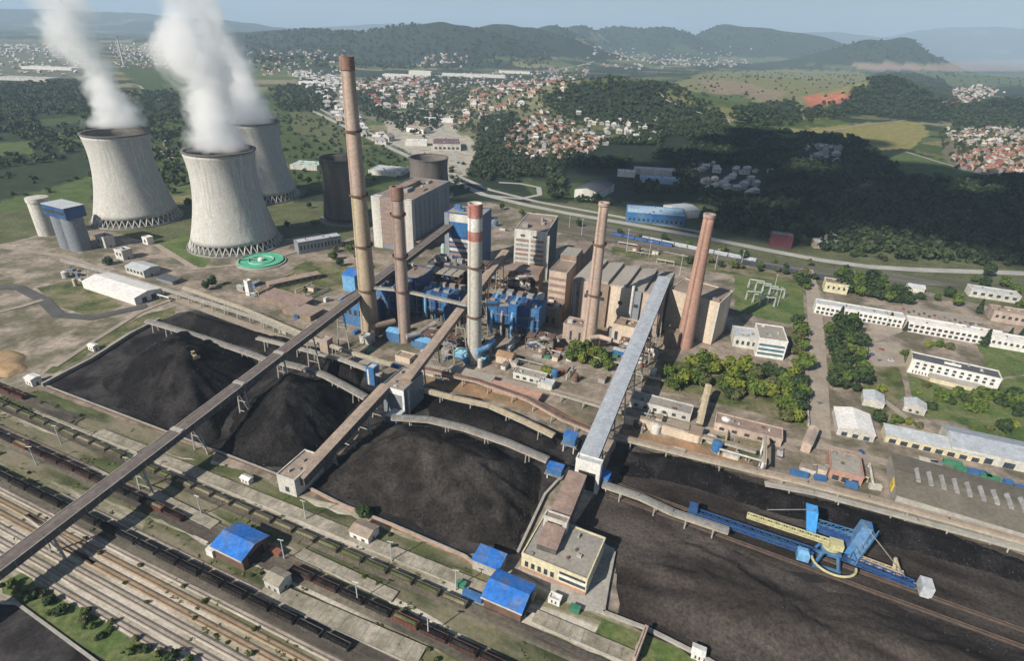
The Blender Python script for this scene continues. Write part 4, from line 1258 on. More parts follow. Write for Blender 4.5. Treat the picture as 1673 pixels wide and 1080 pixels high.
# round settling tank
t = thing('settling_tank', 'round green settling tank below the nearest cooling tower', 'settling tank', P(427, 428))
MB().lathe([(21, 0), (21, 2.6), (20.3, 2.6), (20.3, 1.7), (.1, 1.7)], 56).build('basin', M_green, t)
MB().lathe([(23.5, 0), (23.5, 1.2), (21.1, 1.2)], 56, cap=False).build('walkway', M_conc2, t)
MB().lathe([(12, 1.75), (12, 2.7), (11.4, 2.7), (11.4, 1.75)], 40, cap=False).build('launder', M('mint_paint', (.35, .60, .48), (.28, .50, .40)), t)
MB().lathe([(3, 1.75), (3, 4), (.1, 5)], 20).build('drive_hub', M_white, t)
MB().beam((-21, -3, 3.6), (2, 0, 4.2), 1.4, .5).build('bridge', M_steel, t)
# bottom: sheds, bunker, huts
def blue_shed(label, A, L, D, h, wallside):
    t = block(label, A, R(-23.5), L, D, h, M_rust, M_blueroof, kind='gable', rise=2.2, over=.9, name='unloading_shed', cat='shed', group='blue roofed unloading sheds')
    add(t, 'eaves_trim', M_wclad, (-.9, L + .9, -1.25, -.95, h - .75, h - .2))
    add(t, 'wall_panel', wallside, (-.25, -.02, .5, D - .5, .2, h - .4)); add(t, 'track_opening', M_soot_shade, (L + .02, L + .2, D * .2, D * .8, 0, h * .75))  # track opening is a black plate, its inner shade painted in
    return t
t = blue_shed('large shed with bright blue roof over the maroon wagons track', (353, 911), 17, 14, 7.5, M_brown)
add(t, 'white_lean_to', M_white, (-4.5, -.3, -1.0, 3, 0, 4))
blue_shed('bright blue roofed shed beside the coal bunker building, the lower of the two', (790, 992), 16.5, 13.5, 7, M_conc2)
block('small bright blue roof on the platform end, above the larger blue shed', (772, 930), R(-23.5), 12.5, 8, 6, M_conc2, M_blueroof, kind='mono', rise=1, name='unloading_shed', cat='shed', group='blue roofed unloading sheds')
def hut(label, A, L, D, h, wall, roof, rise=1.3, kind='gable'):
    return block(label, A, R(-23.5), L, D, h, wall, roof, kind=kind, rise=rise, name='hut', cat='hut', ws=[('f', 2, 1.2, 2.6, .8, L - .8, .4)], group='small trackside huts')
hut('small pale hut with beige roof beside the broad coal heap fence', (572, 879), 10.5, 8, 4.5, M_white, M_galp)
hut('pale stone hut with grey roof between the train and the blue shed', (434, 962), 8, 7, 5.5, M_wclad, M_slab)
hut('tiny white hut by the coal yard fence left of the brown gallery foot', (394, 788), 5.5, 3, 3, M_white, M_rwhite, .6)
hut('tiny white shed at the left corner of the coal yard', (43, 628), 7, 6, 5, M_white, M_rwhite, .6)
hut('small white pump hut on the grassy bank behind the coal yard', (145, 572), 6, 4, 4, M_white, M_rwhite, .6)
hut('tiny white box hut in front of the coal bunker building', (895, 985), 5, 3.2, 2.6, M_white, M_rwhite, .3, 'flat')
hut('tiny white hut at the lower right coal heap edge', (1128, 1076), 4.5, 4, 3.5, M_white, M_rwhite, .5)
t = block('yellow fronted coal bunker house with flat grey roof below the brown gallery', (851, 930), R(-24.5), 30, 25, 9.2, M_yel, M_rgrey, name='bunker_house', cat='bunker house', ws=[('f', 5, 3, 6, 1, 16, .55), ('f', 1, 3.2, 5.0, 17.5, 29.8, .97), ('f', 1, 6.9, 8.3, 17.5, 29.5, .97)])
add(t, 'white_band', M_white, (17, 29.8, -.3, .02, 5.3, 6.7)); add(t, 'roof_hatch', M_rdark, (20, 21, 12, 13.5, 9.46, 10.1)); add(t, 'brick_base', M_ch_b, (0, 30, -.25, -.02, 0, 2))
t = block('blank concrete wall running down to the lower grass plots', (1036, 1092), R(62), 15, 1.2, 5, M_ch_r, M_ch_r, name='retaining_wall', cat='wall')
# ------------------------------------------------------------------ conveyors
def gallery(label, a, b, w, h, roofm, wallm, sup=(), name='conveyor_gallery', group='covered conveyor galleries', joints=(), rails=False):
    """closed sloping bridge from a to b (roof centre line), on trestles"""
    a, b = Vector(a), Vector(b)
    d = (b - a); L = d.length; d = d / L
    s = Vector((d.y, -d.x, 0)).normalized()
    t = thing(name, label, 'conveyor', (a.x, a.y, 0), 0, group)
    o = Vector((a.x, a.y, 0))
    A, B = a - o, b - o
    dz = Vector((0, 0, 1))
    def ring(p, w_, z0, z1): return [p - s * w_ / 2 + dz * z0, p + s * w_ / 2 + dz * z0, p + s * w_ / 2 + dz * z1, p - s * w_ / 2 + dz * z1]
    m = MB()
    r0, r1 = ring(A, w, -h, -.4), ring(B, w, -h, -.4)
    i = 0
    m.v += [tuple(p) for p in r0 + r1]
    m.f += [(0, 1, 5, 4), (1, 2, 6, 5), (2, 3, 7, 6), (3, 0, 4, 7), (3, 2, 1, 0), (4, 5, 6, 7)]; m.m += [0] * 6
    for k in range(int(L / 6)):
        p = A + d * (L * (k + .5) / int(L / 6))
        for sg in (-1, 1):
            m.beam(p + s * sg * (w / 2 + .06) + dz * (-h + .3), p + s * sg * (w / 2 + .06) + dz * -.5, .25, .18, 1)
    m.build('enclosure', [wallm, M_steel], t)
    m = MB()
    W = w + .6
    pr = lambda p: [p - s * W / 2 + dz * -.39, p + s * W / 2 + dz * -.39, p + s * W / 2 + dz * -.15, p + dz * .35, p - s * W / 2 + dz * -.15]
    m.v += [tuple(p) for p in pr(A) + pr(B)]
    m.f += [(k, (k + 1) % 5, 5 + (k + 1) % 5, 5 + k) for k in range(5)] + [(4, 3, 2, 1, 0), (5, 6, 7, 8, 9)]; m.m += [0] * 7
    m.build('roof', roofm, t)
    if rails:
        m = MB()
        for sg in (-1, 1): MB().beam(A + s * sg * W / 2, B + s * sg * W / 2, .35, .35).build('roof_edge', M_conc2, t)
    for q in joints:
        p = A + d * (L * q)
        m = MB(); m.beam(p - d * 1.2 + dz * .15, p + d * 1.2 + dz * .15, W + .3, 1.2); m.build('joint_cover', M_conc2, t)
    for q in sup:
        p = A + d * (L * q)
        zt = p.z - h
        if zt < 2: continue
        m = MB()
        for sg in (-1, 1):
            m.beam(p + s * sg * (w / 2 + .9) * 1.15 - dz * p.z, p + s * sg * (w / 2 - .4) - dz * h, .7, .7)
        for f_ in (.25, .6, .93):
            m.beam(p + s * (w / 2) * 1.15 + dz * (zt * f_ - p.z), p - s * (w / 2) * 1.15 + dz * (zt * f_ - p.z), .4, .4)
        m.beam(p + s * (w / 2) * 1.1 - dz * (p.z - .3 * zt), p - s * (w / 2) * 1.1 + dz * (zt * .9 - p.z), .3, .3)
        m.build('trestle', M_conc2, t)
    return t
g0, g1 = P(0, 922, 15), P(600, 468, 36)
gd = (g1 - g0)
gallery('longest dark brown conveyor crossing rail yard and coal heaps to the tallest chimney', g0 - gd * .30, g0 + gd * 1.55, 6.4, 4.2, M_gal, M_galw, (.08, .2, .29, .36, .43, .5, .56, .63, .69, .75, .81), joints=(.34, .43, .5), rails=True)
gallery('brown gallery rising between the two coal heaps to the square tower', P(488, 779, 10.5), P(630, 628, 20), 6.2, 5.5, M_galp, M_galw, (.3, .5, .7, .88))
gallery('pale conveyor rising from the square tower past the banded chimney', P(664, 618, 22), P(826, 408, 47), 6.0, 4, M_galp, M_brown, (.1, .22, .34, .46, .58, .7, .82, .93))
gallery('long grey blue roofed conveyor climbing between the two beige halls', P(957, 757, 18), P(1086, 452, 43), 9.5, 4.5, M_galg, M_galw, (.08, .2, .32, .44, .56, .68, .8, .9))
gallery('brown roofed gallery on the bank above the yellow bunker house', P(893, 893, 13), P(944, 772, 16), 9.0, 8, M_louv, M_galw, ())
t = block('pale concrete portal where brown gallery meets the grey conveyor', (936, 797), R(-22), 13, 4.5, 19, M_white, M_rpale, name='transfer_portal', cat='portal')
add(t, 'opening', M_soot_shade, (2, 11, -.15, .05, 1, 13))  # solid black plate paints the shade inside the portal
t = block('white framed head house where the brown gallery meets the bunker roof', P(885, 886, 0) + Vector((0, 0, 0)), R(-22), 11, 4, 16, M_wclad, M_rbrown, name='head_house', cat='head house')
add(t, 'opening', M_soot_shade, (2, 9, -.15, .05, 11.6, 14.6))  # black plate painted as the unlit inside of the head house
block('square brown roofed end house of the short brown gallery', (457, 803), R(-21), 11, 21, 10.5, M_wclad, M_galp, name='transfer_house', cat='transfer house', ws=[('f', 1, 2, 5, 3, 8, .5)])
t = block('square concrete transfer tower in the middle, blue steel at its side', (628, 672), R(-22), 15, 22, 19, M_gclad, M_galp, name='transfer_tower', cat='transfer tower')
add(t, 'front_frame', M_white, (-.3, 15.3, -.5, -.02, 15.5, 19.3), (14, 15.4, -.5, -.02, 0, 15.4)); add(t, 'side_pipe', M_wclad, (15.1, 16.2, 3, 4.2, 0, 18)); add(t, 'lower_shed', M_blue, (8, 15, -9, -.6, 0, 5)); add(t, 'shed_roof', M_rpale, (7.5, 15.5, -9.4, -.62, 5.02, 5.4))
t = block('small blue machine house on the tower side facing the left coal heap', (600, 628), R(-22), 6, 6, 13, M_blue, M_rpale, name='drive_house', cat='drive house', group='small blue drive houses')
add(t, 'ladder', M_white, (1, 2, -.2, -.02, 0, 12))
def trestle_belt(label, pts, z, w, mat, step=14, legs=True, cover=None, posts=True, name='belt_conveyor', group='low belt conveyors'):
    """open belt on posts along a polyline of photo pixels at height z (or list of z)"""
    zs = z if isinstance(z, (list, tuple)) else [z] * len(pts)
    w3 = [P(x, y, zz) for (x, y), zz in zip(pts, zs)]
    o = Vector((w3[0].x, w3[0].y, 0))
    t = thing(name, label, 'conveyor', o, 0, group)
    deck, rail = MB(), MB()
    for a, b in zip(w3, w3[1:]):
        a, b = a - o, b - o
        d = (b - a).normalized(); s = Vector((d.y, -d.x, 0)).normalized()
        deck.beam(a - d * .2, b + d * .2, w, .5)
        if cover:
            deck.beam(a - d * .2 + Vector((0, 0, .7)), b + d * .2 + Vector((0, 0, .7)), w * .55, .8, 1)
        for sg in (-1, 1):
            rail.beam(a + s * sg * w / 2 + Vector((0, 0, .85)), b + s * sg * w / 2 + Vector((0, 0, .85)), .16, .16)
            rail.beam(a + s * sg * w / 2 + Vector((0, 0, -.5)), b + s * sg * w / 2 + Vector((0, 0, -.5)), .3, .7)
        if legs:
            n = max(1, int((b - a).length / step))
            for k in range(n):
                p = a.lerp(b, (k + .5) / n)
                leg = MB()
                for sg in (-1, 1):
                    leg.beam(p + s * sg * (w / 2 + .3) + Vector((0, 0, -p.z)), p + s * sg * w * .35 + Vector((0, 0, -.4)), .55, .55)
                leg.beam(p - s * (w / 2) + Vector((0, 0, -.9)), p + s * (w / 2) + Vector((0, 0, -.9)), .5, .5)
                leg.build('trestle', M_conc2, t)
    deck.build('belt_deck', [mat, cover or mat], t)
    rail.build('side_rail', M_conc2, t)
    return t
trestle_belt('low conveyor along the back of the big left coal heap', [(240, 524), (330, 551), (412, 579), (440, 590)], 8, 4, M_galp, cover=M_steel)
trestle_belt('low curved conveyor between the second coal heap and the square tower', [(438, 588), (490, 600), (530, 613), (562, 630), (598, 650)], 9, 4.2, M_galp, cover=M_steel)
trestle_belt('thin pale walkway conveyor from the small concrete house to the tower', [(420, 552), (500, 572), (560, 588), (622, 612)], 9, 3, M_conc2)
trestle_belt('low conveyor along the back edge of the broad brownish coal heap', [(640, 682), (700, 686), (760, 700), (830, 724), (895, 752)], 9, 4.2, M_galp, cover=M_steel)
trestle_belt('tan pipe conveyor from the square tower towards the small blue house', [(664, 630), (740, 650), (800, 663), (860, 690), (905, 712)], 9, 3.6, M_pipe, cover=M_pipe)
trestle_belt('pale conveyor running right along the yard wall beyond the grey conveyor', [(1003, 712), (1120, 742), (1236, 770), (1320, 790), (1420, 815), (1550, 850), (1700, 892)], 6, 4.0, M_pipe, cover=M_galp, step=20)
trestle_belt('lower pale conveyor along the right coal yard edge', [(1250, 790), (1330, 805), (1500, 850), (1700, 905)], 3.5, 3.0, M_conc2, step=20)
trestle_belt('red brown pipe rack behind the tan pipe conveyor', [(690, 602), (780, 622), (860, 650), (920, 684), (965, 702)], 6, 4, M_ch_b, cover=M_rust, name='pipe_rack', group='pipe racks')
trestle_belt('pipe rack with pale pipes along the pale road on the left', [(300, 470), (400, 505), (500, 548), (560, 572), (640, 596)], 7, 3, M_conc2, cover=M_pipe, name='pipe_rack', group='pipe racks')
trestle_belt('long pipe rack beside the road from the silos to the brown store', [(100, 425), (200, 452), (300, 482), (420, 520), (520, 560)], 6, 2.6, M_slab, cover=M_conc2, name='pipe_rack', group='pipe racks')
trestle_belt('pipe rack with dark pipe along the low grey roofed store', [(900, 640), (1010, 672), (1120, 705), (1235, 738)], 5, 2.4, M_conc2, cover=M_brown, name='pipe_rack', group='pipe racks')
trestle_belt('pale belt feeding the blue and yellow stacking machine', [(985, 792), (1045, 812), (1100, 838), (1190, 868)], 6, 3.6, M_slab, cover=M_steel, step=10)
trestle_belt('walkway bridge linking the tallest and the weathered chimneys', [(612, 470), (655, 474), (700, 484), (762, 498), (830, 497)], 41, 2.4, M_conc2, legs=False, name='chimney_walkway', group='chimney walkways')
def drive_house(label, A, L, D, h, z):
    t = thing('drive_house', label, 'drive house', P(*A), R(-22), 'small blue drive houses')
    add(t, 'cabin', M_blue, (0, L, 0, D, z, z + h)); add(t, 'roof', M_blueroof, (-.3, L + .3, -.3, D + .3, z + h + .01, z + h + .4))
    for x in (.2, L - .8):
        for y in (.2, D - .8): add(t, 'leg', M_wclad, (x, x + .6, y, y + .6, 0, z))
    add(t, 'platform', M_steel, (-1, L + 1, -1, D + 1, z - .4, z - .02))
    return t
drive_house('small blue cabin at the end of the tan pipe conveyor', (918, 738), 7, 6, 5, 6)
drive_house('small blue cabin on legs right of the pale concrete portal', (972, 800), 6, 6, 5, 4)
t = drive_house('small grey blue cabin left of the pale concrete portal', (892, 782), 8, 5, 4, 4)
t = block('small concrete house on the low conveyor in front of the tallest chimney', (524, 577), R(-22), 7, 6, 11, M_beige2, M_conc2, name='transfer_house', cat='transfer house')
t = block('small pinkish pump house beside the pale road under the tallest chimney', (588, 560), R(-22), 9, 7, 5, M_wclad, M_rpale, name='pump_house')
# ------------------------------------------------------------------ low buildings between works and coal yard
block('long flat grey roofed store right of the grey conveyor', (1028, 664), R(-23), 38, 11, 5, M_wclad, M_rgrey, name='store', ws=[('f', 6, 1.5, 3.5, 1, 37, .4)])
block('mauve flat roofed store with red marks above the grassy strip', (1165, 703), R(-22), 38, 12, 5, M_beige2, M_louv, name='store', ws=[('f', 5, 1.5, 3.5, 1, 37, .4)])
block('long beige retaining wall below the flat grey roofed store', (1020, 692), R(-23), 44, 1.5, 4.5, M_beige, M_slab, name='retaining_wall', cat='wall')
block('low brown gatehouse at the end of the beige retaining wall', (1121, 720), R(-22), 8, 8, 6, M_brown, M_rbrown, name='gatehouse')
t = thing('pipe_bridge', 'tall pale pipe portal right of the grassy strip', 'pipe bridge', P(1238, 778), R(-22))
add(t, 'post', M_white, (0, 1, 0, 1, 0, 11)); add(t, 'post', M_white, (0, 1, 20, 21, 0, 11)); add(t, 'beam', M_conc2, (0, 1, -2, 23, 11.02, 12.2)); add(t, 'pipe', M_pipe, (1.05, 1.9, -2, 23, 10.6, 11.6))
block('grey green roofed low workshop left of the round bushes', (838, 618), R(-22), 22, 9, 4, M_wclad, M_rgrey, name='workshop', ws=[('f', 4, 1.2, 3, 1, 21, .5)])
block('small pale roofed shed right of the grey green workshop', (878, 634), R(-22), 10, 7, 4, M_wclad, M_rpale, name='shed')
block('long reddish low shed behind the red brown pipe rack', (800, 640), R(-23), 34, 7, 4, M_ch_b, M_ch_b, name='shed', kind='mono', rise=.8)
block('low pale shed row in front of the banded chimney foot', (730, 612), R(-22), 34, 6, 4, M_beige2, M_rgrey, name='shed', kind='mono', rise=.6)
block('small ochre roofed shed right of the banded chimney foot', (810, 592), R(-22), 12, 9, 6, M_beige, M_orange, name='shed', kind='gable', rise=2)
block('light blue roofed shed touching the banded chimney foot', (742, 584), R(-22), 24, 9, 4, M_lblue, M('turquoise_roof', (.25, .48, .56), (.2, .4, .47)), name='shed', kind='gable', rise=1.5)
block('small beige shed under the walkway left of the weathered chimney', (646, 590), R(-22), 12, 8, 4, M_beige, M_galp, name='shed')
t = gallery('short inclined pale gallery leading down from the round trees', P(1143, 692, 5), P(1158, 628, 12), 3.4, 3, M_pipe, M_galw, (.5, .9))
t = thing('storage_tank', 'short upright white tank beside the low brown gatehouse', 'tank', P(1183, 697))
MB().lathe([(2.6, 0), (2.6, 6), (.2, 7)], 24).build('shell', M_white, t); MB().lathe([(3, 0), (3, .6), (2.7, .6)], 24, cap=False).build('plinth', M_conc2, t)
block('small pinkish conveyor head at the foot of the long straight road', (1322, 742), R(55), 20, 5, 6, M_beige2, M_beige2, name='transfer_house', cat='transfer house', kind='gable', rise=1)
block('flat grey roofed garage right of the long road foot', (1352, 782), R(-22), 16, 19, 6, M_ch_b, M_rgrey, name='garage', ws=[('f', 3, .3, 3.5, 1, 15, .7)])
block('white roofed double shed right of the long straight road', (1366, 710), R(-20), 20, 24, 5, M_wclad, M_rwhite, kind='gabley', rise=2.2, name='shed', ws=[('f', 3, .3, 3, 1, 19, .5)])
block('grey roofed small house behind the white double shed', (1408, 662), R(-25), 12, 12, 5, M_wclad, M_rpale, kind='gabley', rise=2, name='house', cat='house')
block('small grey house with dark roof on the right lawn', (1474, 671), R(-30), 12, 9, 5, M_wclad, M_rpale, kind='gabley', rise=2.4, name='house', cat='house', ws=[('f', 2, 1, 2.6, 2, 10, .4)])
# warehouse with skylights
wa, wb = P(1456, 831), P(1673, 898)
rw = math.atan2(wb.y - wa.y, wb.x - wa.x)
t = block('huge olive roofed warehouse with a row of slanted skylights', wa, rw, 118, 38, 9, M_conc2, M('olive_roof', (.135, .122, .092), (.095, .086, .067), scale=.08, c3=(.17, .15, .12), s3=.05), kind='gable', rise=2.2, name='warehouse', cat='warehouse')
for k in range(18):
    x = 9 + k * 5.6
    m = MB()
    zr = lambda y: 9 + 2.2 * (1 - abs(y - 19) / 19)
    m.hexa([(x, 14, zr(14)), (x + 2.2, 14, zr(14)), (x + 2.2, 25, zr(25)), (x, 25, zr(25))], [(x + .1, 14, zr(19) + .3), (x + 1.6, 14, zr(19) + 1.5), (x + 1.6, 25, zr(19) + 1.5), (x + .1, 25, zr(19) + .3)])
    m.build('skylight', M_duct, t)
add(t, 'gable_sign_panel', M('yellow_panel', (.75, .52, .06), (.65, .45, .05)), (-.5, -.02, 10, 16, 3, 8))
block('long shed with pale blue grey roof at the right edge', (1548, 744), R(-20.5), 90, 22, 7, M_wclad, M_galg, kind='gable', rise=3, name='warehouse', cat='warehouse', ws=[('f', 8, .2, 4, 3, 87, .5)])
block('low pale roofed workshop with yellow front beside the blue grey shed', (1444, 722), R(-20.5), 50, 11, 5, M_yel, M_rpale, kind='mono', rise=1, name='workshop', ws=[('f', 8, .3, 3.2, 1, 49, .6)])
# offices on the right
block('long white two storey office row right of the straight road', (1329, 512), R(-21), 68, 12, 9, M_white, M_rpale, name='office_block', cat='office', ws=[('f', 18, 1.2, 3.2, 1, 67, .6), ('f', 18, 5, 7, 1, 67, .6)])
block('white office wing with pale roof behind the pointed conifers', (1478, 541), R(-21), 68, 12, 9, M_white, M_rwhite, name='office_block', cat='office', ws=[('f', 16, 1.2, 3.2, 1, 67, .6), ('f', 16, 5, 7, 1, 67, .6)])
block('white office end block at the right edge by the dark conifer', (1612, 566), R(-21), 50, 13, 8, M_white, M_rwhite, name='office_block', cat='office', ws=[('f', 12, 4, 6, 1, 49, .5)])
t = block('white dormitory with dark roof, yellow gable and rows of windows', (1482, 608), R(-27), 53, 13, 10.5, M_white, M_rdark, name='dormitory', cat='dormitory', kind='flat', ws=[('f', 11, 5.2, 6.8, 2, 51, .45), ('f', 11, 8, 9.5, 2, 51, .45), ('f', 6, 1, 2.6, 2, 14, .4)])
add(t, 'gable_wall', M_yel, (-.4, -.02, -.2, 13.2, 0, 12.4)); add(t, 'porch', M_yel, (13, 45, -7, -.1, 0, 3.4)); add(t, 'porch_roof', M_conc2, (12.7, 45.3, -7.3, -.12, 3.42, 3.9)); add(t, 'chimney_row', M_white, (20, 30, 5, 6.5, 10.8, 12))
t = block('white laboratory block with blue window strips and flat grey roof', (1233, 582), R(-14), 20, 26, 15, M_white, M_rgrey, name='laboratory', cat='laboratory', ws=[('f', 1, 2.4, 4.2, .5, 19.5, .95), ('f', 1, 6, 7.8, .5, 19.5, .95), ('f', 1, 9.6, 11.4, .5, 19.5, .95)], wmat=M('blue_glazing', (.07, .17, .21), (.05, .12, .16), rough=.3))
block('pale stepped building between the laboratory and the beige block', (1196, 566), R(-14), 18, 20, 8, M_wclad, M_rpale, name='office_block', cat='office', ws=[('f', 4, 3, 6, 1, 17, .5)])
block('beige house at the top of the straight road', (1345, 476), R(-20), 20, 14, 9, M_yel, M_rbrown, name='house', cat='house', ws=[('f', 4, 4, 6.5, 1, 19, .4)])
block('orange beige building among trees near the right edge', (1618, 524), R(-21), 30, 16, 9, M_beige2, M_galp, name='house', cat='house', ws=[('f', 6, 4, 6.5, 1, 29, .5)])
block('pale grey roofed building behind the trees near the right edge', (1582, 484), R(-21), 40, 14, 7, M_wclad, M_rpale, name='house', cat='house', ws=[('f', 6, 3, 5.5, 1, 39, .5)])
block('small pale house among dark trees behind the office row', (1482, 476), R(-21), 14, 10, 5, M_wclad, M_rpale, kind='gable', rise=2, name='house', cat='house')
# ------------------------------------------------------------------ stacking machine on the right coal yard
def reclaimer():
    A = P(1347, 920)
    t = thing('bucket_stacker', 'blue and yellow stacking machine working on the right coal yard', 'stacking machine', A, R(-20.5))
    Y_ = M('machine_yellow', (.50, .47, .26), (.40, .37, .21), scale=.3)
    B_ = M_blue
    def lattice(name, a, b, w, h, mat, n):
        a, b = Vector(a), Vector(b)
        d = (b - a).normalized(); s = Vector((d.y, -d.x, 0)).normalized() * w / 2; u = Vector((0, 0, h))
        m = MB()
        for o in (s, -s, s + u, -s + u):
            m.beam(a + o, b + o, .45, .45)
        for k in range(n):
            p, q = a.lerp(b, k / n), a.lerp(b, (k + 1) / n)
            for sg in (s, -s):
                m.beam(p + sg, q + sg + u, .28, .28); m.beam(q + sg, q + sg + u, .28, .28)
            m.beam(p + s + u, q - s + u, .25, .25); m.beam(p - s, p + s, .25, .25)
        m.beam(a + Vector((0, 0, .5)), b + Vector((0, 0, .5)), w * .7, .4)
        return m.build(name, mat, t)
    # gantry over the rails
    g = MB()
    for x in (-5, 5):
        for y in (-4.5, 4.5):
            g.beam((x, y, 1.5), (x * .6, y * .7, 9), 1.1, 1.1)
    g.box(-5.8, 5.8, -5.3, -3.9, .6, 1.9); g.box(-5.8, 5.8, 3.9, 5.3, .6, 1.9); g.box(-4, 4, -4, 4, 9.02, 10.2)
    g.build('portal', B_, t)
    for x in (-5, -2.5, 2.5, 5):
        for y in (-4.6, 4.6):
            m = MB(); m.box(x - .5, x + .5, y - .3, y + .3, .1, .95); m.build('bogie', M_under, t)
    MB().lathe([(3.6, 10.22), (3.6, 11.4), (.1, 11.5)], 24).build('slewing_ring', Y_, t)
    lattice('main_boom', (4, 0, 11.6), (-36, 3.5, 11.0), 2.0, 1.7, Y_, 12)
    lattice('feeder_boom', (-6, -1, 4.0), (-60, 3, 4.0), 3.6, 2.2, M_navy, 14)
    lattice('tail_bridge', (5, 0, 6), (34, -2, 3.5), 3.0, 2.0, M_navy, 8)
    lattice('tail_walkway', (8, 2.6, 6.2), (30, 1.2, 5), 1.6, 1.4, M_pipe, 8)
    m = MB(); m.hexa([(-9.5, 6.5, 9), (-5.5, 6.5, 9), (-5.5, 11.5, 9), (-9.5, 11.5, 9)], [(-12, 8.5, 20), (-7, 8.5, 20), (-7, 13.5, 20), (-12, 13.5, 20)])
    m.build('counterweight_tower', M('sky_blue_cladding', (.06, .30, .66), (.045, .24, .56), scale=.2), t)
    m = MB(); m.hexa([(6, 1, 8), (11, 1, 8), (11, 6, 8), (6, 6, 8)], [(11, 8, 19.5), (15.5, 8, 19.5), (15.5, 13, 19.5), (11, 13, 19.5)]); m.build('hopper', B_, t)
    lattice('hopper_frame', (9, -2, 6), (17, 11, 15), 3.2, 3.0, B_, 6)
    lattice('cross_frame', (-9, 9.5, 12), (12, 8.5, 12), 3.0, 2.6, B_, 7)
    m = MB(); m.beam((-5, 7.5, 12.5), (9, 6, 11.5), 3.0, 2.4); m.build('machinery_house', M_navy, t)
    m = MB(); m.box(-13, -8, -6.5, -2, 3, 7); m.hexa([(-13, -6.5, 7.01), (-8, -6.5, 7.01), (-8, -2, 7.01), (-13, -2, 7.01)], [(-12, -5, 8.2), (-9, -5, 8.2), (-9, -3, 8.2), (-12, -3, 8.2)]); m.build('lower_house', M_lblue, t)
    a = MB().tube([(-7 + 9 * (1 - math.cos(q)) , -4 - 7.5 * math.sin(q), 5.5) for q in np.linspace(0, math.pi, 15)], .55, 8); a.build('curved_chute', Y_, t)
    m = MB(); m.box(-1.5, 4, -3.2, 1.5, 11.6, 14.6); m.build('cab', Y_, t)
    m = MB(); m.beam((27, 1.5, 4), (25.5, 2.5, 12), 1.2, 1.2); m.beam((30, 1.5, 4), (25.5, 2.5, 12), 1.0, 1.0); m.build('mast', M_pipe, t)
    m = MB(); m.box(36, 40.5, -5, 1.5, 2.4, 7.4); m.box(36.5, 40, -4.5, 1, 1.2, 2.38); m.build('power_cabin', M_rpale, t)
    m = MB()
    for y in (-3.4, -.6): m.beam((34, y, 4), (37, y, 4), .4, .4)
    m.build('tow_bar', M_steel, t)
    for a_, b_ in (((-9, 8, 22), (-28, 7, 15.2)), ((11, 9, 21), (30, -1, 6.5))): MB().beam(a_, b_, .3, .3).build('tie_rod', M_steel, t)
    m = MB(); m.box(-62, -58, 1.0, 5.2, 3, 9); m.build('end_tower', M_navy, t)
reclaimer()
trk = P(1000, 800), P(1720, 1062)
dd = (trk[1] - trk[0]).normalized(); ss = Vector((-dd.y, dd.x, 0))
for o in (-4.6, 4.6):
    track(trk[0] + ss * o, trk[1] + ss * o, M('coal_stained_ballast', (.10, .07, .055), (.065, .05, .042), scale=.4))
# coal yard kerb walls and fences
def wall_run(label, pts, h, w, mat, name='yard_wall', cat='wall', group='low yard walls'):
    w3 = [P(*p) for p in pts]
    o = w3[0]
    t = thing(name, label, cat, o, 0, group)
    m, c = MB(), MB()
    for a, b in zip(w3, w3[1:]):
        a, b = a - o, b - o
        m.beam(a + Vector((0, 0, h / 2)), b + Vector((0, 0, h / 2)), w, h)
        c.beam(a + Vector((0, 0, h + .08)), b + Vector((0, 0, h + .08)), w + .25, .15)
    m.build('wall', mat, t); c.build('coping', M_conc2, t)
    return t
wall_run('dark wall along the left coal yard on the rail side', [(78, 634), (250, 700), (352, 739), (452, 778)], 1.6, .8, M_rust)
wall_run('maroon wall in front of the broad brownish coal heap', [(505, 800), (560, 828), (640, 860), (760, 912), (775, 925)], 1.6, .8, M_ch_b)
wall_run('stone wall climbing the left bank behind the coal yard', [(70, 632), (150, 590), (215, 548), (262, 524)], 2.4, 1.4, M_galp)
wall_run('long brick wall between the works road and the right coal yard', [(1005, 716), (1240, 778), (1420, 822), (1700, 900)], 3, 1, M_ch_b)
wall_run('pale kerb wall around the lower right coal heap', [(1003, 905), (992, 960), (985, 1003), (1060, 1032), (1145, 1075), (1240, 1130)], 1.4, 1.2, M_conc2)
wall_run('white kerb line along the dark pit in the bottom left corner', [(-30, 985), (28, 988), (150, 1078), (190, 1108)], .7, .9, M_wclad)
wall_run('wall along the bank left of the yellow bunker house', [(846, 906), (890, 812), (930, 768)], 2.0, 1, M_conc2)
wall_run('pale green hoarding along the straight road by the round trees', [(1318, 650), (1320, 697)], 2.2, .6, M('pale_green_paint', (.45, .52, .36), (.38, .44, .30)))
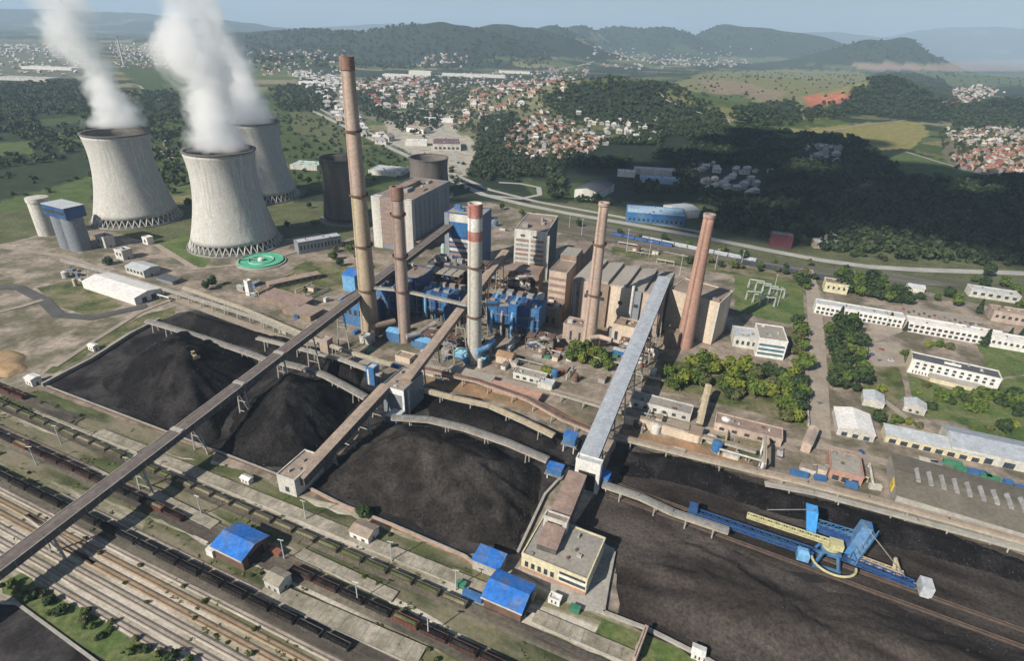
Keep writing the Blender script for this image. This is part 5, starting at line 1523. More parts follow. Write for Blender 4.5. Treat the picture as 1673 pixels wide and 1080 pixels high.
# ------------------------------------------------------------------ trees
def leaf_mat(name, c1, c2):
    m, nt, N, L, B = nodes_of(name)
    B.inputs['Roughness'].default_value = .7
    B.inputs['Specular IOR Level'].default_value = .2
    g = N.new('ShaderNodeNewGeometry')
    t = N.new('ShaderNodeTexNoise'); t.inputs['Scale'].default_value = .55; t.inputs['Detail'].default_value = 3
    L.new(g.outputs['Position'], t.inputs['Vector'])
    t2 = N.new('ShaderNodeTexNoise'); t2.inputs['Scale'].default_value = .035; t2.inputs['Detail'].default_value = 2
    L.new(g.outputs['Position'], t2.inputs['Vector'])
    a = N.new('ShaderNodeMath'); a.operation = 'ADD'
    L.new(t.outputs['Fac'], a.inputs[0]); L.new(t2.outputs['Fac'], a.inputs[1])
    r = N.new('ShaderNodeMapRange'); r.inputs['From Min'].default_value = .75; r.inputs['From Max'].default_value = 1.25
    L.new(a.outputs[0], r.inputs['Value'])
    x = N.new('ShaderNodeMix'); x.data_type = 'RGBA'
    x.inputs[6].default_value = (*c1, 1); x.inputs[7].default_value = (*c2, 1)
    L.new(r.outputs['Result'], x.inputs[0]); L.new(x.outputs[2], B.inputs['Base Color'])
    return m
LEAF = {'green': leaf_mat('leaves_green', (.05, .085, .018), (.105, .145, .03)),
        'lime': leaf_mat('leaves_lime', (.11, .14, .02), (.17, .19, .035)),
        'dark': leaf_mat('leaves_dark', (.022, .042, .016), (.045, .07, .026)),
        'conifer': leaf_mat('needles', (.016, .032, .018), (.032, .05, .024)),
        'olive': leaf_mat('leaves_olive', (.07, .08, .03), (.12, .125, .05)),
        'wood': leaf_mat('woodland_leaves', (.014, .026, .015), (.048, .07, .026)),
        'scrub': leaf_mat('scrub_leaves', (.026, .045, .02), (.06, .08, .032))}
M_bark = M('bark', (.12, .095, .07), (.08, .065, .05), scale=1.5)
def quads(c, nrm, size, rs):
    """leaf clumps: one small quad per centre, facing roughly along nrm"""
    n = len(c)
    nrm = nrm + rs.normal(0, .45, (n, 3))
    nrm /= np.linalg.norm(nrm, axis=1)[:, None] + 1e-9
    ref = rs.normal(0, 1, (n, 3))
    a = np.cross(nrm, ref); a /= np.linalg.norm(a, axis=1)[:, None] + 1e-9
    b = np.cross(nrm, a)
    s = np.asarray(size)[:, None]
    V = np.stack([c - a * s - b * s * .7, c + a * s - b * s * .7, c + a * s * .6 + b * s, c - a * s * .6 + b * s], 1).reshape(-1, 3)
    return V, np.arange(4 * n).reshape(-1, 4)
def crown_pts(kind, rs, R_, H, n):
    if kind == 'cone':
        h = rs.rand(n) ** .75
        a = rs.rand(n) * 2 * np.pi
        tier = .8 + .2 * np.sin(h * 40)
        r = R_ * (1 - h) * tier * (.72 + .28 * rs.rand(n)) + .15
        c = np.stack([r * np.cos(a), r * np.sin(a), H * (.08 + .92 * h)], 1)
        nr = np.stack([np.cos(a), np.sin(a), .55 + 0 * a], 1)
        return c, nr
    k = 11 if kind == 'round' else 7
    cc = rs.normal(0, 1, (k, 3)); cc /= np.linalg.norm(cc, axis=1)[:, None]
    cc *= np.array([R_ * .58, R_ * .58, H * .27]) * (.55 + .45 * rs.rand(k, 1))
    cc[:, 2] += H * (.62 if kind == 'round' else .5)
    rad = R_ * (.36 + .25 * rs.rand(k))
    w = rs.randint(0, k, n)
    d = rs.normal(0, 1, (n, 3)); d /= np.linalg.norm(d, axis=1)[:, None]
    c = cc[w] + d * (rad[w] * (.72 + .33 * rs.rand(n)))[:, None] * np.array([1, 1, .85])
    c[:, 2] = np.maximum(c[:, 2], .25)
    return c, d + np.array([0, 0, .25])
def tree_proto(kind, leaf, R_, H, seed, n=420, size=.75):
    rs = np.random.RandomState(seed)
    t = bpy.data.objects.new('tree', None); COL.objects.link(t)
    c, nr = crown_pts(kind, rs, R_, H, n)
    V, Fq = quads(c, nr, size * (.6 + .8 * rs.rand(n)), rs)
    link('crown', np_mesh('crown', V, Fq, LEAF[leaf]), t)
    b = MB()
    if kind == 'cone':
        b.lathe([(.3, 0), (.2, H * .5), (.04, H * .95)], 7)
    else:
        b.lathe([(.42, 0), (.3, H * .25), (.22, H * .5), (.05, H * .75)], 8)
        for q in range(4):
            a = q * 1.6 + seed
            b.tube([(0, 0, H * (.28 + .05 * q)), (R_ * .3 * math.cos(a), R_ * .3 * math.sin(a), H * (.45 + .05 * q)), (R_ * .55 * math.cos(a), R_ * .55 * math.sin(a), H * (.62 + .04 * q))], .11, 5)
    b.build('trunk', M_bark, t)
    return t
PROTO = {}
def proto(kind, leaf, v):
    key = (kind, leaf, v)
    if key not in PROTO:
        R_, H = {'round': (6.4, 12.5), 'bush': (3.6, 4.8), 'cone': (3.2, 12.0), 'poplar': (1.7, 10.0)}[kind]
        k2 = 'cone' if kind == 'cone' else ('bush' if kind == 'bush' else 'round')
        o = tree_proto(k2, leaf, R_, H, 31 + v * 7 + len(leaf), 460 if kind != 'bush' else 300, .85 if kind == 'round' else .6)
        PROTO[key] = [o, False]
    return PROTO[key]
NAMES = {'round': 'tree', 'bush': 'shrub', 'cone': 'conifer', 'poplar': 'poplar'}
tr = random.Random(5)
def plant(kind, leaf, px, py, s, label, group=None, v=None):
    p = proto(kind, leaf, tr.randint(0, 2) if v is None else v)
    if not p[1]:
        o = p[0]; p[1] = True
    else:
        o = copy_tree(p[0])
    o.name = NAMES[kind]
    o.location = P(px, py) if isinstance(px, (int, float)) else px
    o.rotation_euler = (0, 0, tr.uniform(0, 6.28))
    o.scale = (s * tr.uniform(.9, 1.1), s * tr.uniform(.9, 1.1), s * tr.uniform(.88, 1.12))
    for k in ('group',):
        if k in o: del o[k]
    return tag(o, label, 'tree' if kind != 'bush' else 'shrub', group)
def grove(kind, leafs, pts, s, label, group):
    for i, (x, y) in enumerate(pts):
        plant(kind, leafs[i % len(leafs)], x, y, s * tr.choice([.68, .8, .92, 1.0, 1.1, 1.3]), label, group)
grove('round', ['green', 'green', 'lime'], [(940, 580), (958, 576), (972, 580), (992, 606), (932, 590), (950, 596), (970, 602), (988, 596), (965, 585), (945, 586), (980, 588)], .85, 'green rounded tree in the clump left of the grey conveyor', 'trees left of the grey conveyor')
plant('bush', 'lime', 896, 610, 1.2, 'yellow green bush beside the grey green workshop'); plant('bush', 'lime', 888, 606, .9, 'smaller yellow green bush beside the grey green workshop')
grove('round', ['lime'], [(1178, 604), (1160, 598), (1192, 598)], 1.0, 'bright yellow green tree in front of the pale stepped building', 'yellow green trees by the stepped building')
grove('round', ['green', 'lime', 'green', 'olive'], [(1098, 612), (1118, 632), (1134, 628), (1100, 626), (1150, 612), (1166, 612), (1146, 600), (1120, 612), (1090, 618), (1106, 628), (1124, 622), (1140, 620), (1112, 606), (1130, 606), (1088, 632), (1148, 632), (1102, 640)], .8, 'green tree in the grove at the brick chimney foot', 'trees at the brick chimney foot')
grove('round', ['green', 'lime', 'olive', 'green', 'dark'], [(1224, 632), (1240, 640), (1256, 648), (1232, 652), (1266, 622), (1278, 632), (1292, 622), (1210, 648), (1272, 672), (1298, 662), (1186, 630), (1196, 618), (1296, 580), (1310, 574), (1302, 535), (1312, 605), (1215, 612), (1232, 622), (1206, 628), (1250, 616), (1218, 640), (1196, 640), (1262, 634), (1284, 640), (1300, 634), (1308, 650), (1288, 656), (1268, 660), (1290, 674), (1306, 672), (1276, 646), (1248, 650), (1200, 655), (1178, 640), (1188, 652), (1302, 612), (1308, 590), (1300, 566), (1306, 548), (1312, 628), (1296, 600), (1298, 690), (1282, 690)], .85, 'leafy tree in the garden between the laboratory and the straight road', 'garden trees by the laboratory')
grove('round', ['dark', 'dark', 'green'], [(1356, 575), (1370, 556), (1384, 580), (1400, 604), (1362, 622), (1386, 610), (1364, 598), (1402, 628), (1376, 626), (1380, 548), (1366, 528), (1390, 530), (1360, 560), (1374, 572), (1388, 562), (1366, 590), (1384, 596), (1402, 588), (1372, 614), (1390, 622), (1408, 612), (1378, 636), (1396, 640), (1358, 610), (1360, 634), (1400, 566), (1352, 545), (1392, 545), (1370, 538)], .9, 'dark green roadside tree right of the straight road', 'dark roadside trees')
grove('round', ['dark', 'green', 'dark'], [(1380, 470), (1394, 474), (1410, 478), (1426, 480), (1442, 486), (1458, 488), (1366, 468), (1376, 455), (1474, 488), (1420, 462), (1440, 466), (1374, 476), (1388, 480), (1402, 484), (1418, 486), (1434, 490), (1450, 494), (1466, 496), (1482, 498), (1440, 478), (1460, 482), (1382, 462), (1398, 466), (1424, 470), (1502, 490), (1530, 492), (1548, 486), (1380, 448), (1560, 500)], .95, 'dense dark tree in the belt behind the white office row', 'trees behind the office row')
grove('round', ['dark', 'green'], [(1308, 470), (1316, 474), (1304, 462), (1662, 505), (1668, 520), (1655, 480), (1606, 470), (1640, 470), (1612, 452), (1590, 462)], .9, 'dark tree standing near the top of the road or the right edge', 'trees near the beige houses')
grove('round', ['dark', 'green', 'dark', 'olive'], [(812 + 34 * k + tr.uniform(-10, 10), 338 + 6.6 * k + tr.uniform(-3, 9)) for k in range(18)], .72, 'small tree beside the highway behind the boiler houses', 'trees beside the highway')
grove('round', ['dark', 'green', 'olive'], [(1130 + 17 * k + tr.uniform(-8, 8), 424 + 2.6 * k + tr.uniform(-5, 9)) for k in range(13)], .68, 'small tree between the rail lines and the substation', 'trees by the substation')
for k, (x, y, s, l) in enumerate([(1451, 532, .95, 'pointed dark conifer in front of the white office row'), (1478, 541, .7, 'smaller pointed conifer beside the pointed one at the office row'), (1372, 520, .9, 'slim conifer at the left part of the office row'), (1398, 524, .8, 'broad conifer at the left part of the office row'), (1607, 566, 1.15, 'tall dark conifer beside the white office end block'), (1648, 552, .8, 'small conifer in front of the orange beige building'), (1664, 556, .9, 'dark conifer at the right edge in front of the end block'), (1598, 512, 1.2, 'tall conifer between the pale and the orange beige buildings')]):
    plant('cone', 'conifer', x, y, s, l)
orch = [(1508 + tr.uniform(0, 165), 640 + tr.uniform(0, 70)) for _ in range(70)]
orch = [(x, y) for x, y in orch if y < 628 + (x - 1500) * .62 and not (1590 < x < 1630 and 680 < y < 700)] + [(1520, 668), (1535, 655), (1550, 660)]
grove('bush', ['dark', 'green', 'dark', 'green'], orch, 1.2, 'dark leafy shrub in the overgrown plot below the dormitory', 'shrubs in the overgrown plot')
grove('bush', ['green', 'lime', 'olive'], [(1465, 690), (1485, 694), (1500, 700), (1458, 700), (1440, 640), (1430, 655), (1420, 640), (1500, 645), (1512, 632), (1590, 705), (1650, 700), (1615, 702), (1475, 580), (1515, 566), (1550, 570), (1530, 566)], .95, 'light green bush around the small houses on the right', 'bushes around the small houses')
plant('round', 'dark', 1433, 692, .75, 'dark rounded tree right of the white double shed')
plant('bush', 'dark', 595, 842, 1.3, 'single dark bush at the foot of the broad coal heap')
plant('bush', 'dark', 178, 432, 1.6, 'dark bush between the two pale pump houses'); plant('round', 'dark', 348, 468, .8, 'dark tree at the end of the hedge below the nearest cooling tower'); plant('round', 'dark', 338, 474, .65, 'smaller dark tree at the end of the hedge')
plant('poplar', 'olive', 478, 486, .75, 'short column shaped tree on the bare yard by the brown store'); plant('poplar', 'olive', 500, 484, 1.1, 'taller column shaped tree on the bare yard by the brown store')
grove('round', ['dark', 'olive', 'green'], [(560, 405), (548, 412), (572, 415), (578, 400), (585, 425), (545, 425), (556, 435), (592, 440)], .8, 'dark tree between the long grey building and the tallest chimney', 'trees by the long grey building')
grove('round', ['dark', 'green'], [(300, 300), (290, 270), (285, 250), (310, 340), (150, 290), (145, 262), (275, 232), (490, 295), (505, 300), (480, 285), (505, 340), (515, 372), (470, 372)], .9, 'dark tree on the grass between the cooling towers', 'trees between the cooling towers')
for k in range(26):
    u_ = k / 25
    plant('bush', ['dark', 'green', 'olive'][k % 3], 8 + 290 * u_ + tr.uniform(-18, 18), 948 + 135 * u_ + tr.uniform(-6, 16), tr.uniform(.35, .8), 'dark green bush on the grass bank above the dark pit', 'bushes on the grass bank')
for x, y in [(165, 905), (205, 955), (240, 985), (318, 1012), (352, 1040), (300, 960), (372, 1052), (410, 1070), (262, 905), (140, 880), (150, 868), (415, 1030), (230, 925), (335, 985)]:
    plant('bush', 'olive', x, y, tr.uniform(.25, .45), 'small olive weed bush growing among the bare rails', 'weed bushes among the rails')
for k in range(34):
    a = tr.uniform(-395, -70)
    q = UX * a + VX * tr.choice([127, 146, 150, 109, 121]) + VX * ((a + 395) * .014 + tr.uniform(-2, 2))
    plant('bush', tr.choice(['olive', 'dark', 'green']), Vector((q.x, q.y, 0)), None, tr.uniform(.2, .42), 'small scrubby bush on the verge between the tracks', 'verge bushes between the tracks')
# ------------------------------------------------------------------ woods (too many to count: one mass each)
def template(kind, leaf_n, R_, H, size, seed):
    rs = np.random.RandomState(seed)
    c, nr = crown_pts(kind, rs, R_, H, leaf_n)
    return quads(c, nr, size * (.7 + .6 * rs.rand(leaf_n)), rs)[0]
def in_world(polys, density, seed, avoid=(), ymax=6500):
    """random points on the terrain whose place in the photo falls inside one of the outlines"""
    rs = np.random.RandomState(seed)
    out = []
    for poly in polys:
        c = [PT(*p) for p in poly]
        x0, x1 = min(p.x for p in c) - 60, max(p.x for p in c) + 60
        y0, y1 = min(p.y for p in c) - 60, min(max(p.y for p in c) + 250, ymax)
        n = min(int((x1 - x0) * (y1 - y0) / 1000 * density), 90000)
        x, y = x0 + rs.rand(n) * (x1 - x0), y0 + rs.rand(n) * (y1 - y0)
        z = height(x, y)
        px, py = proj_np(x, y, z)
        k = inpoly(px + rs.normal(0, 3, n), py + rs.normal(0, 1.2, n), poly) & (y > 60)
        for av in avoid:
            k &= ~inpoly(px, py, av)
        out.append(np.stack([x, y, z], 1)[k])
    return np.concatenate(out)
def wood(name, label, pts, leaf, R_, H, n_leaf, size, seed, kind='round', smin=.65, smax=1.25):
    rs = np.random.RandomState(seed)
    T = [template(kind, n_leaf, R_, H, size, seed * 10 + q) for q in range(7)]
    T = np.stack(T)
    n = len(pts)
    w = rs.randint(0, 7, n)
    a = rs.rand(n) * 6.28
    s = smin + (smax - smin) * rs.rand(n)
    tv = T[w] * s[:, None, None]
    ca, sa = np.cos(a)[:, None], np.sin(a)[:, None]
    X = tv[..., 0] * ca - tv[..., 1] * sa + pts[:, 0:1]
    Y = tv[..., 0] * sa + tv[..., 1] * ca + pts[:, 1:2]
    Z = tv[..., 2] + pts[:, 2:3] - .3
    V = np.stack([X, Y, Z], -1).reshape(-1, 3)
    o = link(name, np_mesh(name, V, np.arange(len(V)).reshape(-1, 4), LEAF[leaf]))
    print(name, n, len(V) // 4)
    return tag(o, label, 'woodland', kind='stuff')
AV = [[(1140, 272), (1262, 268), (1245, 330), (1190, 322), (1135, 312)], [(1312, 238), (1382, 240), (1376, 268), (1320, 268)], [(1080, 225), (1120, 222), (1130, 246), (1085, 250)], [(1330, 388), (1345, 380), (1352, 330), (1342, 330)], [(940, 236), (1075, 238), (1060, 262), (960, 262)], [(1255, 300), (1310, 290), (1320, 306), (1262, 318)], [(1000, 318), (1145, 318), (1145, 372), (1000, 362)], [(920, 275), (1035, 275), (1035, 328), (920, 328)], [(1030, 262), (1100, 262), (1100, 300), (1030, 298)], [(690, 285), (790, 300), (1000, 352), (1300, 418), (1673, 442), (1673, 458), (1300, 435), (900, 368), (720, 320)], [(790, 290), (895, 290), (895, 330), (800, 330)]]
W1 = [[(1090, 215), (1190, 210), (1400, 226), (1440, 262), (1480, 292), (1580, 296), (1673, 290), (1720, 300), (1720, 440), (1640, 436), (1480, 425), (1360, 412), (1250, 395), (1145, 370), (1100, 300), (1000, 262), (960, 240)], [(780, 285), (930, 250), (1000, 262), (1100, 320), (1000, 340), (930, 330), (840, 318)]]
wood('woodland', 'dark dense wood beyond the highway on the right', in_world(W1, 7.0, 3, AV), 'wood', 6.0, 12.0, 34, 1.9, 3)
wood('woodland', 'lighter mixed trees among the dark wood on the right', in_world(W1, 1.5, 33, AV), 'scrub', 6.5, 14.0, 34, 1.9, 33)
wood('woodland', 'wooded knoll above the village in the middle distance', in_world([[(880, 165), (930, 140), (1000, 128), (1100, 140), (1180, 185), (1190, 212), (1090, 215), (930, 195)]], 4.5, 4), 'scrub', 7.0, 13.0, 26, 2.4, 4)
wood('woodland', 'dark wooded hills behind the yellow field on the right', in_world([[(1360, 182), (1390, 150), (1430, 125), (1470, 120), (1540, 130), (1580, 200), (1500, 196)], [(1540, 178), (1720, 150), (1720, 212), (1560, 208)], [(1195, 180), (1300, 165), (1310, 200), (1240, 210), (1200, 208)], [(1310, 180), (1360, 168), (1380, 190), (1320, 200)]], 3.4, 5), 'wood', 8.0, 14.0, 24, 2.7, 5)
wood('woodland', 'dark scrub woods left of the cooling towers', in_world([[(-40, 140), (130, 132), (150, 180), (140, 236), (110, 260), (-40, 280)], [(150, 150), (300, 150), (300, 300), (250, 330), (240, 230)]], 2.6, 6, [[(-60, 232), (54, 228), (54, 252), (-60, 260)], [(60, 192), (134, 186), (140, 202), (66, 210)]]), 'scrub', 6.5, 10.0, 28, 2.1, 6)
wood('woodland', 'hedges and scrub on the flat left of the silos', in_world([[(-40, 270), (140, 250), (150, 300), (-40, 350)]], .5, 16), 'scrub', 4.5, 6.0, 26, 1.5, 7, 'bush')
wood('woodland', 'trees scattered among the village houses', in_world([[(590, 125), (760, 125), (760, 190), (640, 205), (590, 190)], [(730, 150), (900, 128), (960, 110), (935, 190), (1000, 235), (900, 268), (790, 255), (740, 200)], [(1530, 215), (1700, 205), (1700, 290), (1560, 280)]], 1.9, 8), 'scrub', 5.0, 9.0, 22, 1.7, 8)
wood('woodland', 'dark trees between village and highway', in_world([[(790, 190), (840, 185), (870, 230), (840, 300), (770, 290)], [(640, 190), (720, 180), (725, 205), (690, 222), (650, 212)], [(560, 150), (620, 150), (650, 200), (600, 190)], [(440, 145), (540, 130), (550, 180), (460, 185)]], 3.5, 9), 'wood', 6.0, 11.0, 26, 2.0, 9)
wood('woodland', 'bushes on the grass between cooling towers and village', in_world([[(440, 180), (560, 200), (660, 262), (660, 300), (500, 300), (450, 250)], [(690, 250), (760, 270), (780, 310), (720, 320)]], 1.7, 10), 'scrub', 4.0, 6.0, 24, 1.4, 10, 'bush')
wood('woodland', 'light green thicket beside the highway on the right', in_world([[(1345, 402), (1480, 378), (1620, 408), (1640, 436), (1480, 428), (1360, 418)]], 4, 11), 'scrub', 4.5, 7.0, 30, 1.5, 11, 'bush')
wood('woodland', 'distant hedgerows on the farmland slope', in_world([[(1090, 140), (1150, 118), (1290, 112), (1420, 118), (1420, 150), (1330, 165), (1280, 185), (1200, 190), (1130, 172)], [(1420, 117), (1700, 120), (1700, 145), (1500, 140)], [(700, 100), (1100, 90), (1250, 110), (1000, 128), (900, 130), (740, 124)]], .07, 12, ymax=5200), 'wood', 7.0, 7.0, 18, 2.6, 12, 'bush')
wood('woodland', 'forest on the hills at the far right', in_world([[(900, 44), (1010, 42), (1180, 42), (1300, 60), (1240, 84), (1060, 78), (930, 70)], [(1300, 90), (1390, 70), (1440, 64), (1500, 66), (1545, 98), (1400, 100)]], .24, 14, ymax=9800), 'wood', 17.0, 14.0, 10, 6.5, 14)
wood('woodland', 'forest covering the far hills', in_world([[(400, 60), (520, 45), (660, 38), (780, 48), (900, 55), (900, 105), (700, 112), (420, 112)]], .33, 13, ymax=6300), 'wood', 15.0, 17.0, 16, 5.5, 13)
# weeds on the track gravel
def weeds():
    rs = np.random.RandomState(77)
    n = 1500
    a, b = rs.uniform(-420, -20, n), rs.uniform(62, 155, n)
    k = fbm(a / 30, b / 9, 3) > .5
    a, b = a[k], b[k]
    b = b + (a + 400) * .012
    pts = np.stack([UX.x * a + VX.x * b, UX.y * a + VX.y * b, 0 * a + .35], 1)
    pts = np.repeat(pts, 5, 0) + rs.normal(0, .5, (len(a) * 5, 3)) * np.array([1, 1, .25])
    V, Fq = quads(pts, np.tile([0, 0, 1.0], (len(pts), 1)), .25 + .35 * rs.rand(len(pts)), rs)
    tag(link('weeds', np_mesh('weeds', V, Fq, LEAF['olive'])), 'weeds growing on the track gravel', 'weeds', kind='stuff')
weeds()
# ------------------------------------------------------------------ houses of the villages
M_hw = [M('house_wall_white', (.58, .55, .50)), M('house_wall_cream', (.52, .44, .33)), M('house_wall_grey', (.36, .34, .32))]
M_hr = [M('tile_red', (.28, .105, .075), (.21, .085, .06), scale=.3), M('tile_brown', (.22, .12, .085), (.17, .095, .07), scale=.3), M('tile_orange', (.33, .175, .115), (.26, .14, .095), scale=.3), M('roof_grey', (.30, .29, .29), (.22, .215, .215), scale=.3), M('roof_pale', (.52, .51, .50), (.44, .43, .42), scale=.3)]
def house_mesh(L, D, h, r, wm, rm, hip):
    m = MB()
    m.hexa([(-L, -D, -1.5), (L, -D, -1.5), (L, D, -1.5), (-L, D, -1.5)], [(-L, -D, h), (L, -D, h), (L, D, h), (-L, D, h)], 0, bottom=False)
    e = L * (.45 if hip else 1.0)
    o = .5
    a, b, c, d = (-L - o, -D - o, h - .25), (L + o, -D - o, h - .25), (L + o, D + o, h - .25), (-L - o, D + o, h - .25)
    p, q = (-e - (0 if hip else o), 0, h + r), (e + (0 if hip else o), 0, h + r)
    m.poly([a, b, q, p], 1); m.poly([c, d, p, q], 1); m.poly([b, c, q], 1 if hip else 0); m.poly([d, a, p], 1 if hip else 0); m.poly([d, c, b, a], 1)
    for s in (-1, 1):
        for x in (-.5, .4):
            m.box(L * x - .6, L * x + .6, s * (D + .03) - .05, s * (D + .03) + .05, h * .45, h * .8, 2)
    m.box(L * .2, L * .2 + .8, D * .2, D * .2 + .8, h + r * .4, h + r + .9, 0)
    return m.mesh('house', [wm, rm, M_glass])
HOUSE = {}
def house_of(wk, rk, hip):
    key = (wk, rk, hip)
    if key not in HOUSE:
        rr = random.Random(wk * 31 + rk * 7 + hip)
        HOUSE[key] = house_mesh(rr.uniform(5, 7), rr.uniform(4, 5), rr.uniform(4.5, 6.5), rr.uniform(2.2, 3.4), M_hw[wk], M_hr[rk], hip)
    return HOUSE[key]
RN = ['red tiled roof', 'brown tiled roof', 'orange tiled roof', 'grey roof', 'pale roof']
WN = ['white', 'cream', 'grey']
VILL = [([(770, 150), (840, 135), (935, 125), (935, 175), (880, 160), (830, 182), (790, 185), (770, 240), (745, 200)], 1.5, [1, 4, 2, 4, 0], 'in the hillside village behind the banded chimney', 21),
        ([(840, 205), (880, 192), (940, 205), (985, 232), (990, 245), (900, 262), (845, 262), (820, 235)], 1.7, [1, 2, 3, 4, 0, 1], 'in the village below the wooded knoll', 22),
        ([(575, 132), (700, 128), (720, 150), (650, 182), (600, 175)], .9, [1, 4, 3, 0], 'in the village right of the tallest chimney', 23),
        ([(480, 118), (560, 125), (600, 215), (660, 240), (640, 250), (560, 205)], .7, [4, 3, 4], 'along the road left of the tallest chimney', 24),
        ([(1545, 262), (1600, 246), (1700, 240), (1700, 292), (1640, 290), (1580, 278)], 2.6, [0, 0, 2, 0, 2], 'in the red roofed village at the right edge', 25),
        ([(1540, 212), (1700, 205), (1700, 238), (1600, 240), (1545, 230)], 1.0, [1, 4, 3, 1], 'on the slope above the red roofed village', 26),
        ([(1540, 148), (1600, 140), (1640, 150), (1600, 165), (1560, 175)], .8, [0, 2, 4], 'in the hamlet among woods near the right edge', 27),
        ([(960, 195), (1080, 195), (1075, 238), (980, 235)], .55, [4, 3, 4], 'in the dark trees below the wooded knoll', 28),
        ([(1130, 265), (1260, 280), (1240, 325), (1130, 310)], .8, [4, 3, 4], 'in the dark wood beyond the blue shed', 29),
        ([(1310, 240), (1375, 240), (1375, 268), (1320, 265)], 1.0, [4, 3], 'in the clearing of the dark wood', 30),
        ([(1330, 385), (1400, 395), (1400, 415), (1330, 405)], 1.0, [4, 3], 'beside the highway where the dark wood ends', 31),
        ([(600, 128), (960, 112), (950, 205), (800, 215), (640, 205)], .35, [4, 1, 3, 2], 'among the valley trees behind the chimneys', 37),
        ([(940, 75), (1240, 78), (1230, 108), (960, 118)], .10, [4, 3, 1], 'far away', 32),
        ([(-40, 72), (150, 72), (140, 125), (-40, 128)], .10, [4, 3, 4], 'far away', 33),
        ([(180, 70), (320, 75), (320, 110), (190, 112)], .12, [4, 3, 1], 'far away', 34),
        ([(410, 82), (560, 85), (560, 120), (420, 125)], .14, [4, 2, 1], 'far away', 35),
        ([(700, 88), (760, 90), (760, 108), (690, 108)], .2, [4, 2, 1], 'far away', 36)]
hs = []
for poly, dn, roofs, where, sd_ in VILL:
    rs = np.random.RandomState(sd_)
    pts = in_world([poly], dn * 2, sd_, ymax=9000)
    keep = []
    for p in pts:
        if all((p[0] - q[0]) ** 2 + (p[1] - q[1]) ** 2 > 196 for q in keep[-400:]):
            keep.append(p)
    far = where == 'far away'
    for p in (keep[:260] if far else keep[:140] if sd_ != 37 else keep[:320]):
        hs.append((math.hypot(p[0], p[1]) + (1e5 if far else 0), p, roofs[rs.randint(len(roofs))], rs.randint(3), rs.randint(2), rs.uniform(-.4, 1.2), where, rs.uniform(.85, 1.25) * (1.45 if sd_ in (21, 23, 24) else 1.0)))
hs.sort(key=lambda q: q[0])
rest = []
for i, (dist, p, rk, wk, hip, ang, where, s) in enumerate(hs):
    if i < 285:
        o = link('house', house_of(wk, rk, hip))
        o.location = p
        o.rotation_euler = (0, 0, ang)
        o.scale = (s, s, s)
        tag(o, '%s house with %s %s' % (WN[wk], RN[rk], where), 'house', 'houses ' + where)
    else:
        rest.append((p, rk, wk, hip, ang, s))
print('houses', len(hs), len(rest))
if rest:
    mv, mf, mi = [], [], []
    off = 0
    mats = M_hw + M_hr + [M_glass]
    for p, rk, wk, hip, ang, s in rest:
        me = house_of(wk, rk, hip)
        ca, sa = math.cos(ang), math.sin(ang)
        s = s * (1.5 if p[1] > 4000 else 1)
        for v in me.vertices:
            mv.append((p[0] + s * (v.co.x * ca - v.co.y * sa), p[1] + s * (v.co.x * sa + v.co.y * ca), p[2] + s * v.co.z))
        for f in me.polygons:
            mf.append([off + q for q in f.vertices])
            mi.append((wk, 3 + rk, 8)[f.material_index])
        off += len(me.vertices)
    me = bpy.data.meshes.new('far_town')
    me.from_pydata(mv, [], mf)
    for q in mats: me.materials.append(q)
    me.polygons.foreach_set('material_index', mi)
    tag(link('far_town', me), 'houses of the far towns and villages in the valley', 'town', kind='stuff')
# ------------------------------------------------------------------ works and sheds beyond the plant
def far_block(label, px, py, rot, L, D, h, wall, roof, kind='flat', rise=2.0, name='warehouse', cat='warehouse', ws=(), wmat=None):
    return block(label, PT(px, py), rot, L, D, h, wall, roof, kind=kind, rise=rise, name=name, cat=cat, ws=ws, wmat=wmat)
M_lb = M('pale_blue_cladding', (.35, .48, .60), (.28, .40, .52), scale=.1)
far_block('long blue walled shed with pale roof beyond the highway', 1022, 362, R(-9), 74, 40, 12, M_blue, M_lb, ws=[('f', 12, 2, 6, 2, 72, .5)])
far_block('white roofed hall joined to the right of the blue walled shed', 1106, 358, R(20), 34, 36, 10, M_white, M_rpale, kind='gable', rise=3)
far_block('dark roofed hall with white front left of the blue walled shed', 938, 322, R(-28), 36, 70, 12, M_wclad, M_rdark, kind='gabley', rise=4)
far_block('long pale hall behind the blue walled shed, the first of two', 1036, 284, R(-6), 70, 20, 9, M_wclad, M_rpale)
far_block('low pale blue hall behind the blue walled shed, the second of two', 1046, 298, R(-6), 66, 20, 8, M_lb, M_lb)
far_block('small white hall at the edge of the wood behind the dark roofed hall', 1008, 288, R(-10), 30, 16, 9, M_white, M_rwhite)
far_block('maroon building beside the highway near the dark wood', 1256, 402, R(-18), 24, 16, 14, M('maroon_wall', (.17, .05, .07), (.12, .04, .05)), M_rgrey, name='building', cat='building')
far_block('large mauve roofed hall among pale yards left of the village', 708, 246, R(8), 54, 70, 12, M_wclad, M('mauve_roof', (.17, .11, .12), (.13, .085, .095)), ws=[('f', 6, 3, 7, 1, 52, .6)])
far_block('white hall left of the mauve roofed hall', 662, 238, R(8), 44, 26, 9, M_white, M_rwhite)
far_block('white gabled hall behind the mauve roofed hall', 664, 215, R(-30), 50, 26, 10, M_white, M_galp, kind='gable', rise=4)
far_block('long white shed by the road behind the mauve roofed hall', 690, 198, R(-4), 80, 20, 8, M_white, M_rwhite)
far_block('pale yard shed below the mauve roofed hall', 672, 262, R(-30), 56, 24, 7, M_wclad, M_rpale)
far_block('mint roofed low hall behind the half hidden cooling tower', 474, 276, R(-5), 46, 34, 7, M_wclad, M('mint_roof', (.42, .55, .50), (.34, .46, .42)))
far_block('pale roofed hall right of the old dark tower', 602, 285, R(-10), 54, 40, 7, M_wclad, M_rpale)
